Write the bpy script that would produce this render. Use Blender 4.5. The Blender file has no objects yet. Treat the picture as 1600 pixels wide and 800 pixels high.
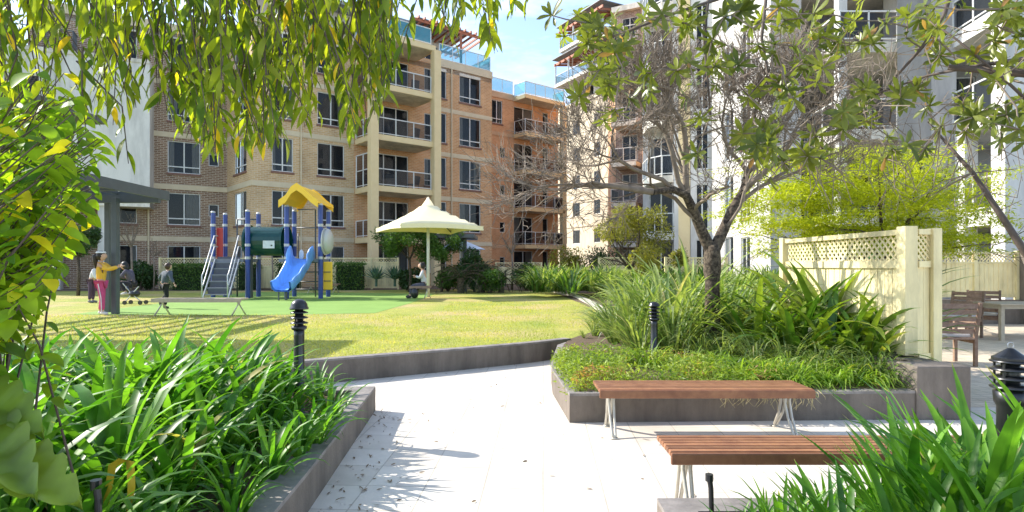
import bpy, bmesh, math, random
import numpy as np
from mathutils import Vector, Matrix, noise as mnoise
random.seed(7)
R = math.radians
SC = bpy.context.scene
# ------------------------------------------------------------------ camera, sky, sun, exposure
cam = bpy.data.objects.new('camera', bpy.data.cameras.new('camera'))
SC.collection.objects.link(cam)
cam.location = (0, 0, 1.5); cam.rotation_euler = (R(90), 0, 0)
cam.data.sensor_width = 36; cam.data.lens = 36 * 930 / 1600
cam.data.shift_y = 15 / 1600
cam.data.clip_start = 0.05; cam.data.clip_end = 2000
SC.camera = cam
SUN_EL, SUN_AZ = R(36), math.atan2(-.95, .31)
w = bpy.data.worlds.new('World'); SC.world = w; w.use_nodes = True
nt = w.node_tree; nt.nodes.clear()
sky = nt.nodes.new('ShaderNodeTexSky'); sky.sky_type = 'NISHITA'; sky.sun_disc = False
sky.sun_elevation = SUN_EL; sky.sun_rotation = SUN_AZ; sky.air_density = 1.0; sky.dust_density = 0.6; sky.ozone_density = 3.0
tc = nt.nodes.new('ShaderNodeTexCoord'); mp = nt.nodes.new('ShaderNodeMapping'); mp.inputs['Scale'].default_value = (1.0, 1.0, 3.2)
nz = nt.nodes.new('ShaderNodeTexNoise'); nz.inputs['Scale'].default_value = 2.2; nz.inputs['Detail'].default_value = 8; nz.inputs['Roughness'].default_value = .6
rp = nt.nodes.new('ShaderNodeValToRGB'); rp.color_ramp.elements[0].position = .50; rp.color_ramp.elements[1].position = .78
rp.color_ramp.elements[1].color = (.62, .62, .62, 1)
mx = nt.nodes.new('ShaderNodeMix'); mx.data_type = 'RGBA'; mx.inputs[7].default_value = (7.2, 7.6, 8.2, 1)
bg = nt.nodes.new('ShaderNodeBackground'); bg.inputs['Strength'].default_value = .15
wo = nt.nodes.new('ShaderNodeOutputWorld')
nt.links.new(tc.outputs['Generated'], mp.inputs[0]); nt.links.new(mp.outputs[0], nz.inputs[0]); nt.links.new(nz.outputs[0], rp.inputs[0])
nt.links.new(rp.outputs[0], mx.inputs[0]); sh = nt.nodes.new('ShaderNodeHueSaturation'); sh.inputs['Saturation'].default_value = .88; nt.links.new(sky.outputs[0], sh.inputs['Color']); nt.links.new(sh.outputs[0], mx.inputs[6]); nt.links.new(mx.outputs[2], bg.inputs[0]); nt.links.new(bg.outputs[0], wo.inputs[0])
sl = bpy.data.lights.new('sun', 'SUN'); sl.energy = 3.3; sl.angle = R(.5); sl.color = (1, .94, .84)
so = bpy.data.objects.new('sun', sl); SC.collection.objects.link(so)
SUND = Vector((math.sin(SUN_AZ) * math.cos(SUN_EL), math.cos(SUN_AZ) * math.cos(SUN_EL), math.sin(SUN_EL)))
so.rotation_euler = SUND.to_track_quat('Z', 'Y').to_euler()
SC.view_settings.view_transform = 'Standard'; SC.view_settings.look = 'None'
SC.view_settings.exposure = 1.3; SC.view_settings.gamma = 1
SC.cycles.max_bounces = 6; SC.cycles.transparent_max_bounces = 12

# ------------------------------------------------------------------ helpers
def G(px, py, z=0.0):
    Y = (1.5 - z) * 930 / (py - 415); return Vector(((px - 800) / 930 * Y, Y, z))
def at(px, Y): return (px - 800) / 930 * Y
def zz(py, Y): return 1.5 - (py - 415) * Y / 930
def P3(px, py, Y): return Vector((at(px, Y), Y, zz(py, Y)))
def link(o): SC.collection.objects.link(o); return o
def tag(o, label=None, cat=None, group=None, kind=None):
    if label: o['label'] = label
    if cat: o['category'] = cat
    if group: o['group'] = group
    if kind: o['kind'] = kind
    return o
def root(name, label, cat, loc=(0, 0, 0), group=None, rz=0):
    o = link(bpy.data.objects.new(name, None)); o.empty_display_size = .2
    o.location = loc; o.rotation_euler = (0, 0, rz); return tag(o, label, cat, group)
def wloc(o):
    v = Vector((0, 0, 0))
    while o: v += o.location; o = o.parent
    return v
class MB:
    def __init__(s): s.v = []; s.f = []; s.m = []; s.uv = {}; s.t = []; s.tint = 0.5
    def add(s, vs, fs, mi=0, uvs=None):
        b = len(s.v); s.v += [tuple(p) for p in vs]; s.t += [s.tint] * len(vs)
        for k, f in enumerate(fs):
            if uvs: s.uv[len(s.f)] = uvs[k]
            s.f.append([i + b for i in f]); s.m.append(mi)
    def quad(s, a, b, c, d, mi=0, uv=None): s.add([a, b, c, d], [(0, 1, 2, 3)], mi, [uv] if uv else None)
    def hexa(s, c, mi=0): s.add(c, [(0, 3, 2, 1), (4, 5, 6, 7), (0, 1, 5, 4), (1, 2, 6, 5), (2, 3, 7, 6), (3, 0, 4, 7)], mi)
    def box(s, x0, x1, y0, y1, z0, z1, mi=0):
        s.hexa([(x0, y0, z0), (x1, y0, z0), (x1, y1, z0), (x0, y1, z0), (x0, y0, z1), (x1, y0, z1), (x1, y1, z1), (x0, y1, z1)], mi)
    def bar(s, a, b, w, h, mi=0, up=(0, 0, 1)):
        a = Vector(a); b = Vector(b); d = (b - a).normalized(); u = Vector(up)
        if abs(d.dot(u)) > .98: u = Vector((0, 1, 0))
        sd = d.cross(u).normalized(); u = sd.cross(d).normalized()
        c = []
        for q in (a, b): c += [q - sd * w / 2 - u * h / 2, q + sd * w / 2 - u * h / 2, q + sd * w / 2 + u * h / 2, q - sd * w / 2 + u * h / 2]
        s.hexa(c, mi)
    def tube(s, pts, rad, n=8, mi=0, cap=True):
        pts = [Vector(p) for p in pts]
        if not hasattr(rad, '__len__'): rad = [rad] * len(pts)
        vs = []; fs = []; pu = None
        for i, p in enumerate(pts):
            d = (pts[min(i + 1, len(pts) - 1)] - pts[max(i - 1, 0)])
            d = d.normalized() if d.length > 1e-9 else Vector((0, 0, 1))
            if pu is None: pu = d.orthogonal().normalized()
            pu = (pu - d * pu.dot(d)); pu = pu.normalized() if pu.length > 1e-6 else d.orthogonal().normalized()
            q = d.cross(pu)
            for k in range(n):
                a = 2 * math.pi * k / n; vs.append(p + (pu * math.cos(a) + q * math.sin(a)) * rad[i])
        for i in range(len(pts) - 1):
            for k in range(n):
                k2 = (k + 1) % n; fs.append((i * n + k, i * n + k2, (i + 1) * n + k2, (i + 1) * n + k))
        if cap: fs.append(tuple(reversed(range(n)))); fs.append(tuple((len(pts) - 1) * n + k for k in range(n)))
        s.add(vs, fs, mi)
    def lathe(s, c, prof, n=24, mi=0):
        c = Vector(c); vs = []; fs = []
        for r, z in prof:
            for k in range(n):
                a = 2 * math.pi * k / n; vs.append(c + Vector((r * math.cos(a), r * math.sin(a), z)))
        for i in range(len(prof) - 1):
            for k in range(n):
                k2 = (k + 1) % n; fs.append((i * n + k, i * n + k2, (i + 1) * n + k2, (i + 1) * n + k))
        if prof[0][0] > 1e-4: fs.append(tuple(reversed(range(n))))
        if prof[-1][0] > 1e-4: fs.append(tuple((len(prof) - 1) * n + k for k in range(n)))
        s.add(vs, fs, mi)
    def ellip(s, c, r, n=14, m=10, mi=0, fn=None):
        c = Vector(c); vs = []; fs = []
        for i in range(m + 1):
            th = math.pi * i / m
            for k in range(n):
                a = 2 * math.pi * k / n; d = Vector((math.sin(th) * math.cos(a), math.sin(th) * math.sin(a), math.cos(th)))
                q = Vector((d.x * r[0], d.y * r[1], d.z * r[2]))
                if fn: q = fn(d, q)
                vs.append(c + q)
        for i in range(m):
            for k in range(n):
                k2 = (k + 1) % n; fs.append((i * n + k, (i + 1) * n + k, (i + 1) * n + k2, i * n + k2))
        s.add(vs, fs, mi)
    def prism(s, poly, z0, z1, mi=0):
        n = len(poly); a = sum(poly[i][0] * poly[(i + 1) % n][1] - poly[(i + 1) % n][0] * poly[i][1] for i in range(n))
        if a < 0: poly = list(reversed(poly))
        vs = [(p[0], p[1], z0) for p in poly] + [(p[0], p[1], z1) for p in poly]
        s.add(vs, [tuple(reversed(range(n))), tuple(range(n, 2 * n))] + [(i, (i + 1) % n, n + (i + 1) % n, n + i) for i in range(n)], mi)
    def build(s, name, mats, parent=None, smooth=False, origin=None, tint=False, bevel=0, label=None):
        off = wloc(parent) if parent else Vector(origin or (0, 0, 0))
        me = bpy.data.meshes.new(name)
        me.from_pydata([(v[0] - off.x, v[1] - off.y, v[2] - off.z) for v in s.v], [], s.f)
        if not isinstance(mats, (list, tuple)): mats = [mats]
        for m in mats: me.materials.append(m)
        if len(mats) > 1: me.polygons.foreach_set('material_index', s.m)
        if smooth: me.polygons.foreach_set('use_smooth', [True] * len(s.f))
        if s.uv:
            ul = me.uv_layers.new(name='UVMap')
            for fi, uv in s.uv.items():
                for li, q in zip(me.polygons[fi].loop_indices, uv): ul.data[li].uv = q
        if tint:
            at_ = me.attributes.new('tint', 'FLOAT', 'POINT'); at_.data.foreach_set('value', s.t)
        me.update()
        o = link(bpy.data.objects.new(name, me)); o.parent = parent
        if not parent: o.location = off
        if bevel:
            b = o.modifiers.new('bevel', 'BEVEL'); b.width = bevel; b.segments = 2; b.limit_method = 'ANGLE'; b.angle_limit = R(40)
        if label: o['label'] = label
        return o
def copy_tree(o, parent=None, loc=None, rz=None, sc=None, label=None, group=None):
    c = o.copy(); link(c)
    if parent: c.parent = parent
    if loc is not None: c.location = loc
    if rz is not None: c.rotation_euler = (0, 0, rz)
    if sc is not None: c.scale = (sc, sc, sc) if not hasattr(sc, '__len__') else sc
    if label: c['label'] = label
    if group: c['group'] = group
    for ch in list(o.children): copy_tree(ch, c)
    return c

# ------------------------------------------------------------------ materials
def mat(name, col, rough=.6, col2=None, nscale=6, bump=0, bscale=40, metal=0, spec=.5, coords='Object', detail=6, lo=.3, hi=.7, rand=0, stain=0):
    m = bpy.data.materials.new(name); m.use_nodes = True; t = m.node_tree; b = t.nodes['Principled BSDF']
    b.inputs['Base Color'].default_value = (*col, 1); b.inputs['Roughness'].default_value = rough
    b.inputs['Metallic'].default_value = metal; b.inputs['Specular IOR Level'].default_value = spec
    co = t.nodes.new('ShaderNodeTexCoord')
    if col2 is None: col2 = tuple(c * .8 for c in col)
    n = t.nodes.new('ShaderNodeTexNoise'); n.inputs['Scale'].default_value = nscale; n.inputs['Detail'].default_value = detail; n.inputs['Roughness'].default_value = .62
    t.links.new(co.outputs[coords], n.inputs['Vector'])
    r = t.nodes.new('ShaderNodeValToRGB'); r.color_ramp.elements[0].position = lo; r.color_ramp.elements[1].position = hi
    r.color_ramp.elements[0].color = (*col, 1); r.color_ramp.elements[1].color = (*col2, 1)
    t.links.new(n.outputs[0], r.inputs[0]); t.links.new(r.outputs[0], b.inputs['Base Color'])
    last = r.outputs[0]
    if rand:
        oi = t.nodes.new('ShaderNodeObjectInfo'); mr = t.nodes.new('ShaderNodeMapRange'); mr.inputs[3].default_value = 1 - rand; mr.inputs[4].default_value = 1 + rand; hv = t.nodes.new('ShaderNodeHueSaturation')
        t.links.new(oi.outputs['Random'], mr.inputs[0]); t.links.new(mr.outputs[0], hv.inputs['Value']); t.links.new(last, hv.inputs['Color']); last = hv.outputs[0]
    if stain:
        mp_ = t.nodes.new('ShaderNodeMapping'); mp_.inputs['Scale'].default_value = (1.6, 1.6, .35); t.links.new(co.outputs[coords], mp_.inputs[0]); n4 = t.nodes.new('ShaderNodeTexNoise'); n4.inputs['Scale'].default_value = stain; n4.inputs['Detail'].default_value = 9; n4.inputs['Roughness'].default_value = .7; t.links.new(mp_.outputs[0], n4.inputs['Vector'])
        r4 = t.nodes.new('ShaderNodeMapRange'); r4.inputs[1].default_value = .40; r4.inputs[2].default_value = .66; r4.inputs[3].default_value = 1.12; r4.inputs[4].default_value = .68; h4 = t.nodes.new('ShaderNodeHueSaturation'); t.links.new(n4.outputs[0], r4.inputs[0]); t.links.new(r4.outputs[0], h4.inputs['Value']); t.links.new(last, h4.inputs['Color']); last = h4.outputs[0]
    t.links.new(last, b.inputs['Base Color'])
    if bump:
        n2 = t.nodes.new('ShaderNodeTexNoise'); n2.inputs['Scale'].default_value = bscale; n2.inputs['Detail'].default_value = 4
        t.links.new(co.outputs[coords], n2.inputs['Vector'])
        bp = t.nodes.new('ShaderNodeBump'); bp.inputs['Strength'].default_value = bump; bp.inputs['Distance'].default_value = .01
        t.links.new(n2.outputs[0], bp.inputs['Height']); t.links.new(bp.outputs[0], b.inputs['Normal'])
    return m
def leafmat(name, c0, c1, c2=None, trans=.4, rough=.4, tcol=None):
    m = bpy.data.materials.new(name); m.use_nodes = True; t = m.node_tree; b = t.nodes['Principled BSDF']
    b.inputs['Roughness'].default_value = rough; b.inputs['Specular IOR Level'].default_value = .45
    a = t.nodes.new('ShaderNodeAttribute'); a.attribute_name = 'tint'
    r = t.nodes.new('ShaderNodeValToRGB'); r.color_ramp.elements[0].color = (*c0, 1); r.color_ramp.elements[1].color = (*c1, 1)
    if c2: r.color_ramp.elements[1].position = .88; e = r.color_ramp.elements.new(.97); e.color = (*c2, 1)
    t.links.new(a.outputs['Fac'], r.inputs[0])
    n = t.nodes.new('ShaderNodeTexNoise'); n.inputs['Scale'].default_value = 9; co = t.nodes.new('ShaderNodeTexCoord'); t.links.new(co.outputs['Object'], n.inputs['Vector'])
    hv = t.nodes.new('ShaderNodeHueSaturation'); mr = t.nodes.new('ShaderNodeMapRange'); mr.inputs[1].default_value = .3; mr.inputs[2].default_value = .7; mr.inputs[3].default_value = .7; mr.inputs[4].default_value = 1.3
    t.links.new(n.outputs[0], mr.inputs[0]); t.links.new(mr.outputs[0], hv.inputs['Value']); t.links.new(r.outputs[0], hv.inputs['Color'])
    t.links.new(hv.outputs[0], b.inputs['Base Color'])
    tr = t.nodes.new('ShaderNodeBsdfTranslucent'); g = t.nodes.new('ShaderNodeMix'); g.data_type = 'RGBA'; g.blend_type = 'MULTIPLY'; g.inputs[0].default_value = 1
    g.inputs[7].default_value = (*(tcol or (1.9, 2.0, .75)), 1); t.links.new(hv.outputs[0], g.inputs[6]); t.links.new(g.outputs[2], tr.inputs[0])
    ms = t.nodes.new('ShaderNodeMixShader'); ms.inputs[0].default_value = trans
    t.links.new(b.outputs[0], ms.inputs[1]); t.links.new(tr.outputs[0], ms.inputs[2]); t.links.new(ms.outputs[0], t.nodes['Material Output'].inputs[0])
    return m
def brickmat(name, c1, c2, mortar, bw=.29, rh=.10, ms=.015, rough=.85, tile=False, rot=0):
    m = bpy.data.materials.new(name); m.use_nodes = True; t = m.node_tree; b = t.nodes['Principled BSDF']; b.inputs['Roughness'].default_value = rough
    b.inputs['Specular IOR Level'].default_value = .25
    co = t.nodes.new('ShaderNodeTexCoord'); br = t.nodes.new('ShaderNodeTexBrick'); mpn = t.nodes.new('ShaderNodeMapping'); mpn.inputs['Rotation'].default_value = (0, 0, rot)
    br.inputs['Scale'].default_value = 1; br.inputs['Brick Width'].default_value = bw; br.inputs['Row Height'].default_value = rh
    br.inputs['Mortar Size'].default_value = ms; br.inputs['Mortar Smooth'].default_value = .2; br.inputs['Bias'].default_value = 0
    br.inputs['Color1'].default_value = (*c1, 1); br.inputs['Color2'].default_value = (*c2, 1); br.inputs['Mortar'].default_value = (*mortar, 1)
    if tile: br.offset = 0
    t.links.new(co.outputs['Object' if tile else 'UV'], mpn.inputs[0]); t.links.new(mpn.outputs[0], br.inputs['Vector'])
    n = t.nodes.new('ShaderNodeTexNoise'); n.inputs['Scale'].default_value = 1.3 if tile else .9; n.inputs['Detail'].default_value = 7; n.inputs['Roughness'].default_value = .65
    t.links.new(co.outputs['Object'], n.inputs['Vector'])
    hv = t.nodes.new('ShaderNodeHueSaturation'); mr = t.nodes.new('ShaderNodeMapRange'); mr.inputs[1].default_value = .3; mr.inputs[2].default_value = .7; mr.inputs[3].default_value = .82; mr.inputs[4].default_value = 1.14
    t.links.new(n.outputs[0], mr.inputs[0]); t.links.new(mr.outputs[0], hv.inputs['Value']); t.links.new(br.outputs[0], hv.inputs['Color']); t.links.new(hv.outputs[0], b.inputs['Base Color'])
    bp = t.nodes.new('ShaderNodeBump'); bp.inputs['Strength'].default_value = .35; bp.inputs['Distance'].default_value = .004; bp.invert = True
    t.links.new(br.outputs['Fac'], bp.inputs['Height']); t.links.new(bp.outputs[0], b.inputs['Normal'])
    return m
def glassmat(name, col, op=.4, rough=.03):
    m = bpy.data.materials.new(name); m.use_nodes = True; t = m.node_tree; b = t.nodes['Principled BSDF']
    b.inputs['Base Color'].default_value = (*col, 1); b.inputs['Roughness'].default_value = rough; b.inputs['Specular IOR Level'].default_value = .8
    n = t.nodes.new('ShaderNodeTexNoise'); n.inputs['Scale'].default_value = 1.2; co = t.nodes.new('ShaderNodeTexCoord'); t.links.new(co.outputs['Object'], n.inputs['Vector'])
    bp = t.nodes.new('ShaderNodeBump'); bp.inputs['Strength'].default_value = .08; bp.inputs['Distance'].default_value = .02; t.links.new(n.outputs[0], bp.inputs['Height']); t.links.new(bp.outputs[0], b.inputs['Normal'])
    tr = t.nodes.new('ShaderNodeBsdfTransparent'); tr.inputs[0].default_value = (*[.5 + .5 * c for c in col], 1)
    fr = t.nodes.new('ShaderNodeMapRange'); lw = t.nodes.new('ShaderNodeLayerWeight'); lw.inputs[0].default_value = .35
    fr.inputs[3].default_value = op; fr.inputs[4].default_value = 1; t.links.new(lw.outputs['Fresnel'], fr.inputs[0])
    ms = t.nodes.new('ShaderNodeMixShader'); t.links.new(fr.outputs[0], ms.inputs[0]); t.links.new(tr.outputs[0], ms.inputs[1]); t.links.new(b.outputs[0], ms.inputs[2])
    t.links.new(ms.outputs[0], t.nodes['Material Output'].inputs[0]); return m

M = {}
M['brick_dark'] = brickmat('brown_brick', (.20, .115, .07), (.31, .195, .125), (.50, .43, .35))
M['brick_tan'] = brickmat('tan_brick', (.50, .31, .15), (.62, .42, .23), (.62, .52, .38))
M['brick_orange'] = brickmat('orange_brick', (.50, .25, .11), (.60, .33, .16), (.60, .45, .30))
M['brick_red'] = brickmat('bright_orange_brick', (.54, .26, .12), (.63, .34, .18), (.60, .40, .25))
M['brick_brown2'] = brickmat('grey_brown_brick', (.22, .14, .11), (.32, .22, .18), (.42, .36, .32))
M['band'] = mat('cream_band', (.66, .56, .40), .8, (.58, .48, .33), 3)
M['column'] = mat('cream_render', (.78, .62, .36), .8, (.72, .56, .31), 2)
M['soffit'] = mat('white_soffit', (.74, .69, .60), .8, stain=.6)
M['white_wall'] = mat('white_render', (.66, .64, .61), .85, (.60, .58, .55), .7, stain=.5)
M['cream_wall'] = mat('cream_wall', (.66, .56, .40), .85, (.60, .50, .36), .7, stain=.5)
M['shade_grey_wall'] = mat('shade_grey_render', (.33, .32, .31), .85, (.27, .26, .25), .7, stain=.5)  # grey for camera-facing and recess walls, their shade put into the colour
M['shade_lightgrey'] = mat('shade_pale_grey_render', (.52, .50, .49), .85, (.46, .44, .43), .7, stain=.5)  # paler grey of camera-facing walls, shade included in the colour
M['frame'] = mat('white_frame', (.75, .75, .73), .4)
M['sill'] = mat('brick_sill', (.24, .13, .10), .8)
M['room'] = mat('unlit_room_tone', (.05, .05, .055), .9)  # near-black, the dimness of unlit rooms is in the colour
M['curtain'] = mat('curtain', (.8, .78, .72), .9, (.7, .67, .6), 5)
M['blind'] = mat('blind', (.5, .52, .55), .8)
M['glass'] = glassmat('window_glass', (.05, .06, .075), .20)
M['glass_teal'] = glassmat('balustrade_glass', (.12, .24, .26), .22)  # paler teal-tinted glass
M['glass_blue'] = glassmat('blue_glass', (.10, .45, .60), .45)
M['pergola_wood'] = mat('red_timber', (.46, .16, .08), .6, (.34, .11, .06), 12)
M['roof_metal'] = mat('roof_grey', (.25, .26, .27), .5)
M['steel'] = mat('dark_steel', (.085, .10, .115), .45, (.07, .08, .09), 5, spec=.5)
M['black'] = mat('black_metal', (.012, .013, .015), .32, (.02, .02, .022), 12, spec=.6)
M['wall_grey'] = mat('planter_render', (.20, .165, .135), .85, (.16, .133, .108), 4, bump=.35, bscale=60, stain=2.5)
M['wall_cap'] = mat('planter_cap', (.29, .26, .24), .8, (.2, .18, .165), 5, bump=.2, bscale=60, stain=4)
M['mulch'] = mat('mulch', (.085, .055, .035), .95, (.16, .11, .07), 30, bump=.9, bscale=70)
M['cream_fence'] = mat('cream_fence', (.84, .73, .41), .65, (.78, .66, .35), 3, rand=.05, stain=1.6)
M['bench_wood'] = mat('jarrah', (.33, .15, .07), .45, (.20, .08, .04), 9, bump=.15, bscale=90, rand=.3)
M['old_wood'] = mat('weathered_timber', (.19, .11, .075), .7, (.31, .21, .15), 18, bump=.2, bscale=80, rand=.25)
M['light_wood'] = mat('grey_timber', (.50, .42, .30), .7, (.4, .33, .24), 14)
M['alu'] = mat('cast_aluminium', (.62, .58, .50), .4, (.5, .47, .4), 14, metal=.35)
M['bark'] = mat('bark', (.035, .025, .017), .95, (.15, .115, .08), 22, bump=1.0, bscale=38, lo=.42, hi=.62)
M['twig'] = mat('grey_twig', (.27, .22, .17), .9, (.15, .115, .085), 9)
M['darktwig'] = mat('dark_twig', (.07, .05, .04), .8, (.13, .1, .08), 9)
M['blue_post'] = mat('blue_paint', (.03, .07, .30), .35)
M['slide'] = mat('blue_plastic', (.17, .40, .92), .38, (.14, .36, .86), 3, stain=1.5)
M['tunnel'] = mat('green_plastic', (.006, .06, .055), .25)
M['yellow'] = mat('yellow_plastic', (.98, .60, .04), .45, (.94, .55, .04), 3)
M['red'] = mat('red_plastic', (.55, .05, .04), .4)
M['tread'] = mat('grey_step', (.22, .23, .27), .6)
M['galv'] = mat('galvanised', (.55, .55, .55), .4, metal=.4)
M['bubble'] = glassmat('clear_bubble', (.75, .75, .72), .6, .15)
M['canvas'] = mat('cream_canvas', (.90, .80, .52), .8, (.87, .76, .47), 2)
M['paper'] = mat('white_label', (.75, .76, .76), .6)
M['brownleaf'] = mat('dead_leaf', (.14, .09, .045), .8, (.24, .16, .08), 3)
M['concrete'] = mat('kerb_concrete', (.62, .57, .48), .85, (.5, .46, .38), 6)
M['turf'] = mat('playground_turf', (.22, .37, .07), .85, (.17, .30, .05), 1.2, bump=.3, bscale=120)
M['pave'] = brickmat('cream_paving', (.62, .56, .48), (.72, .66, .57), (.47, .42, .35), .4, .4, .005, .75, True, R(3))
M['pave2'] = brickmat('terrace_paving', (.58, .48, .36), (.66, .56, .43), (.36, .29, .21), .2, .1, .006, .75, True)
def lawnmat():
    m = mat('lawn', (.40, .37, .07), .9, (.24, .30, .04), 1.1, bump=.8, bscale=160, lo=.35, hi=.65); t = m.node_tree; b = t.nodes['Principled BSDF']
    old = b.inputs['Base Color'].links[0].from_socket; co = t.nodes['Texture Coordinate']
    n = t.nodes.new('ShaderNodeTexNoise'); n.inputs['Scale'].default_value = 28; n.inputs['Detail'].default_value = 6; t.links.new(co.outputs['Object'], n.inputs['Vector'])
    n3 = t.nodes.new('ShaderNodeTexNoise'); n3.inputs['Scale'].default_value = .45; n3.inputs['Detail'].default_value = 5; t.links.new(co.outputs['Object'], n3.inputs['Vector'])
    r3 = t.nodes.new('ShaderNodeValToRGB'); r3.color_ramp.elements[0].position = .48; r3.color_ramp.elements[1].position = .66
    m3 = t.nodes.new('ShaderNodeMix'); m3.data_type = 'RGBA'; m3.inputs[7].default_value = (.46, .36, .15, 1)
    t.links.new(n3.outputs[0], r3.inputs[0]); t.links.new(r3.outputs[0], m3.inputs[0]); t.links.new(old, m3.inputs[6])
    hv = t.nodes.new('ShaderNodeHueSaturation'); mr = t.nodes.new('ShaderNodeMapRange'); mr.inputs[1].default_value = .35; mr.inputs[2].default_value = .65; mr.inputs[3].default_value = .6; mr.inputs[4].default_value = 1.4
    t.links.new(n.outputs[0], mr.inputs[0]); t.links.new(mr.outputs[0], hv.inputs['Value']); t.links.new(m3.outputs[2], hv.inputs['Color']); t.links.new(hv.outputs[0], b.inputs['Base Color'])
    return m
M['lawn'] = lawnmat()
M['l_weep'] = leafmat('weeping_leaf', (.05, .115, .012), (.26, .32, .025), (.6, .44, .03), .58, .42, (2.3, 2.1, .7))
M['l_shrub'] = leafmat('lime_leaf', (.04, .13, .01), (.28, .42, .03), (.65, .58, .03), .55, .5, (2.1, 2.0, .7))
M['l_agap'] = leafmat('strap_leaf', (.04, .14, .014), (.15, .32, .03), (.42, .36, .12), .40, .42)
M['l_flax'] = leafmat('grey_green_strap', (.08, .15, .04), (.36, .42, .15), (.55, .48, .25), .35, .35)
M['l_broad'] = leafmat('broad_leaf', (.05, .13, .015), (.23, .31, .04), (.45, .45, .08), .35, .35)
M['l_tuft'] = leafmat('tuft_leaf', (.10, .20, .02), (.28, .40, .05), (.45, .45, .1), .4, .5)
M['l_cover'] = leafmat('ground_cover_leaf', (.07, .16, .02), (.32, .38, .06), (.35, .18, .08), .4, .5)
M['l_lime'] = leafmat('feathery_lime_leaf', (.24, .30, .012), (.50, .53, .03), (.62, .58, .06), .45, .6, (1.6, 1.6, .7))
M['l_olive'] = leafmat('olive_leaf', (.10, .11, .02), (.28, .26, .04), (.3, .16, .1), .4, .6)
M['l_dark'] = leafmat('dark_leaf', (.015, .045, .012), (.05, .11, .02), (.09, .16, .03), .25, .5)
M['l_mid'] = leafmat('mid_green_leaf', (.03, .085, .012), (.10, .19, .03), (.18, .26, .05), .35, .5)
M['l_ros'] = leafmat('rosette_leaf', (.05, .075, .012), (.21, .23, .035), (.30, .17, .06), .42, .33)
M['l_grass'] = leafmat('grass_blade', (.22, .28, .035), (.52, .45, .09), (.5, .4, .2), .4, .6)
M['l_agave'] = leafmat('agave_leaf', (.05, .12, .07), (.16, .27, .17), None, .1, .5, (1, 1, 1))
# ------------------------------------------------------------------ the setting
m = MB(); m.quad((-400, -60, -.03), (400, -60, -.03), (400, 700, -.03), (-400, 700, -.03)); tag(m.build('ground', mat('ground', (.12, .12, .05), .95)), kind='structure')
m = MB(); m.quad((-14, -6, 0), (14, -6, 0), (14, 17, 0), (-14, 17, 0)); tag(m.build('path', M['pave']), kind='structure')
m = MB(); m.add([(4.5, 6.3, .004), (14, 6.3, .004), (14, 15.2, .004), (10.0, 15.2, .004), (8.0, 12.2, .004), (4.5, 8.6, .004)], [tuple(range(6))]); tag(m.build('terrace', M['pave2']), kind='structure')
FRONT = [(-14, 2.4), (-9, 4.35), (-5.0, 6.2), (-3.75, 6.85), (-2.66, 7.52), (-.92, 8.55), (.2, 9.25), (.95, 9.85)]
ISL = [(.80, 9.2), (.60, 7.6), (.575, 7.0), (.65, 5.76)]
poly = FRONT + ISL + [(3.95, 5.92), (4.4, 6.3), (4.42, 8.7), (8.0, 12.2), (10.0, 15.3), (30, 16), (30, 90), (-60, 90), (-60, 2.4)]
m = MB(); m.prism(poly, -.02, .28); lawn = tag(m.build('lawn', M['lawn']), kind='structure')
m = MB(); m.add([(x, y, .284) for x, y in [(.95, 9.85), (1.2, 10.4), (2.3, 12.5), (2.35, 14.9), (1.9, 28.2), (-2, 30.6), (-9, 29.2), (-30, 27.6), (-60, 27), (-60, 90), (30, 90), (30, 16), (10, 15.3), (8, 12.2), (4.42, 8.7), (4.4, 6.3), (3.95, 5.92)] + list(reversed(ISL))], [tuple(range(21))])
tag(m.build('garden_bed', M['mulch']), kind='structure')
a, b, c, d = G(380, 493, .286), G(586, 489, .286), G(640, 474, .286), G(655, 460, .286)
m = MB(); m.add([(-11, a.y + .3, .2845), tuple(a)[:2] + (.2845,), tuple(b)[:2] + (.2845,), tuple(c)[:2] + (.2845,), (-3.3, 25.6, .2845), (-12, 27.5, .2845)], [tuple(range(6))])
tag(m.build('play_surface', M['turf']), kind='structure')
def wall_line(name, label, pts, z0, z1, th, mb_cap=True, closed=False):
    """wall following pts, thickness th to the left of the walking direction, with a slightly proud cap"""
    m = MB(); n = len(pts); P = [Vector((p[0], p[1], 0)) for p in pts]; off = []
    for i in range(n):
        d0 = (P[i] - P[i - 1]).normalized() if i else None; d1 = (P[i + 1] - P[i]).normalized() if i < n - 1 else None
        if d0 is None: d0 = d1
        if d1 is None: d1 = d0
        n0 = Vector((-d0.y, d0.x, 0)); n1 = Vector((-d1.y, d1.x, 0)); nn = (n0 + n1).normalized(); off.append(P[i] + nn * th / max(.4, nn.dot(n0)))
    for i in range(n - 1):
        a, b, c, d = P[i], P[i + 1], off[i + 1], off[i]
        for (za, zb, mi) in ((z0, z1 - .025, 0), (z1 - .025, z1, 1)):
            m.hexa([(a.x, a.y, za), (b.x, b.y, za), (c.x, c.y, za), (d.x, d.y, za), (a.x, a.y, zb), (b.x, b.y, zb), (c.x, c.y, zb), (d.x, d.y, zb)], mi)
    o = m.build(name, [M['wall_grey'], M['wall_cap']], origin=(pts[0][0], pts[0][1], 0)); return tag(o, label, 'garden wall')
wall_line('retaining_wall', 'long curved low grey rendered wall edging the lawn', [(x + .01, y - .12) for x, y in FRONT], 0, .31, .15)
wall_line('planter_wall', 'low grey rendered wall round the tree planter behind the bench', [(.95, 9.7)] + [(x - .1, y - .03) for x, y in ISL[:-1]] + [(.55, 5.68), (3.93, 5.80)], 0, .28, .14)
m = MB(); m.box(3.932, 4.46, 5.78, 6.1, 0, .52); m.box(4.18, 4.46, 6.1, 9.2, 0, .5); m.box(3.932, 4.08, 6.1, 6.7, .2, .5)
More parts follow.
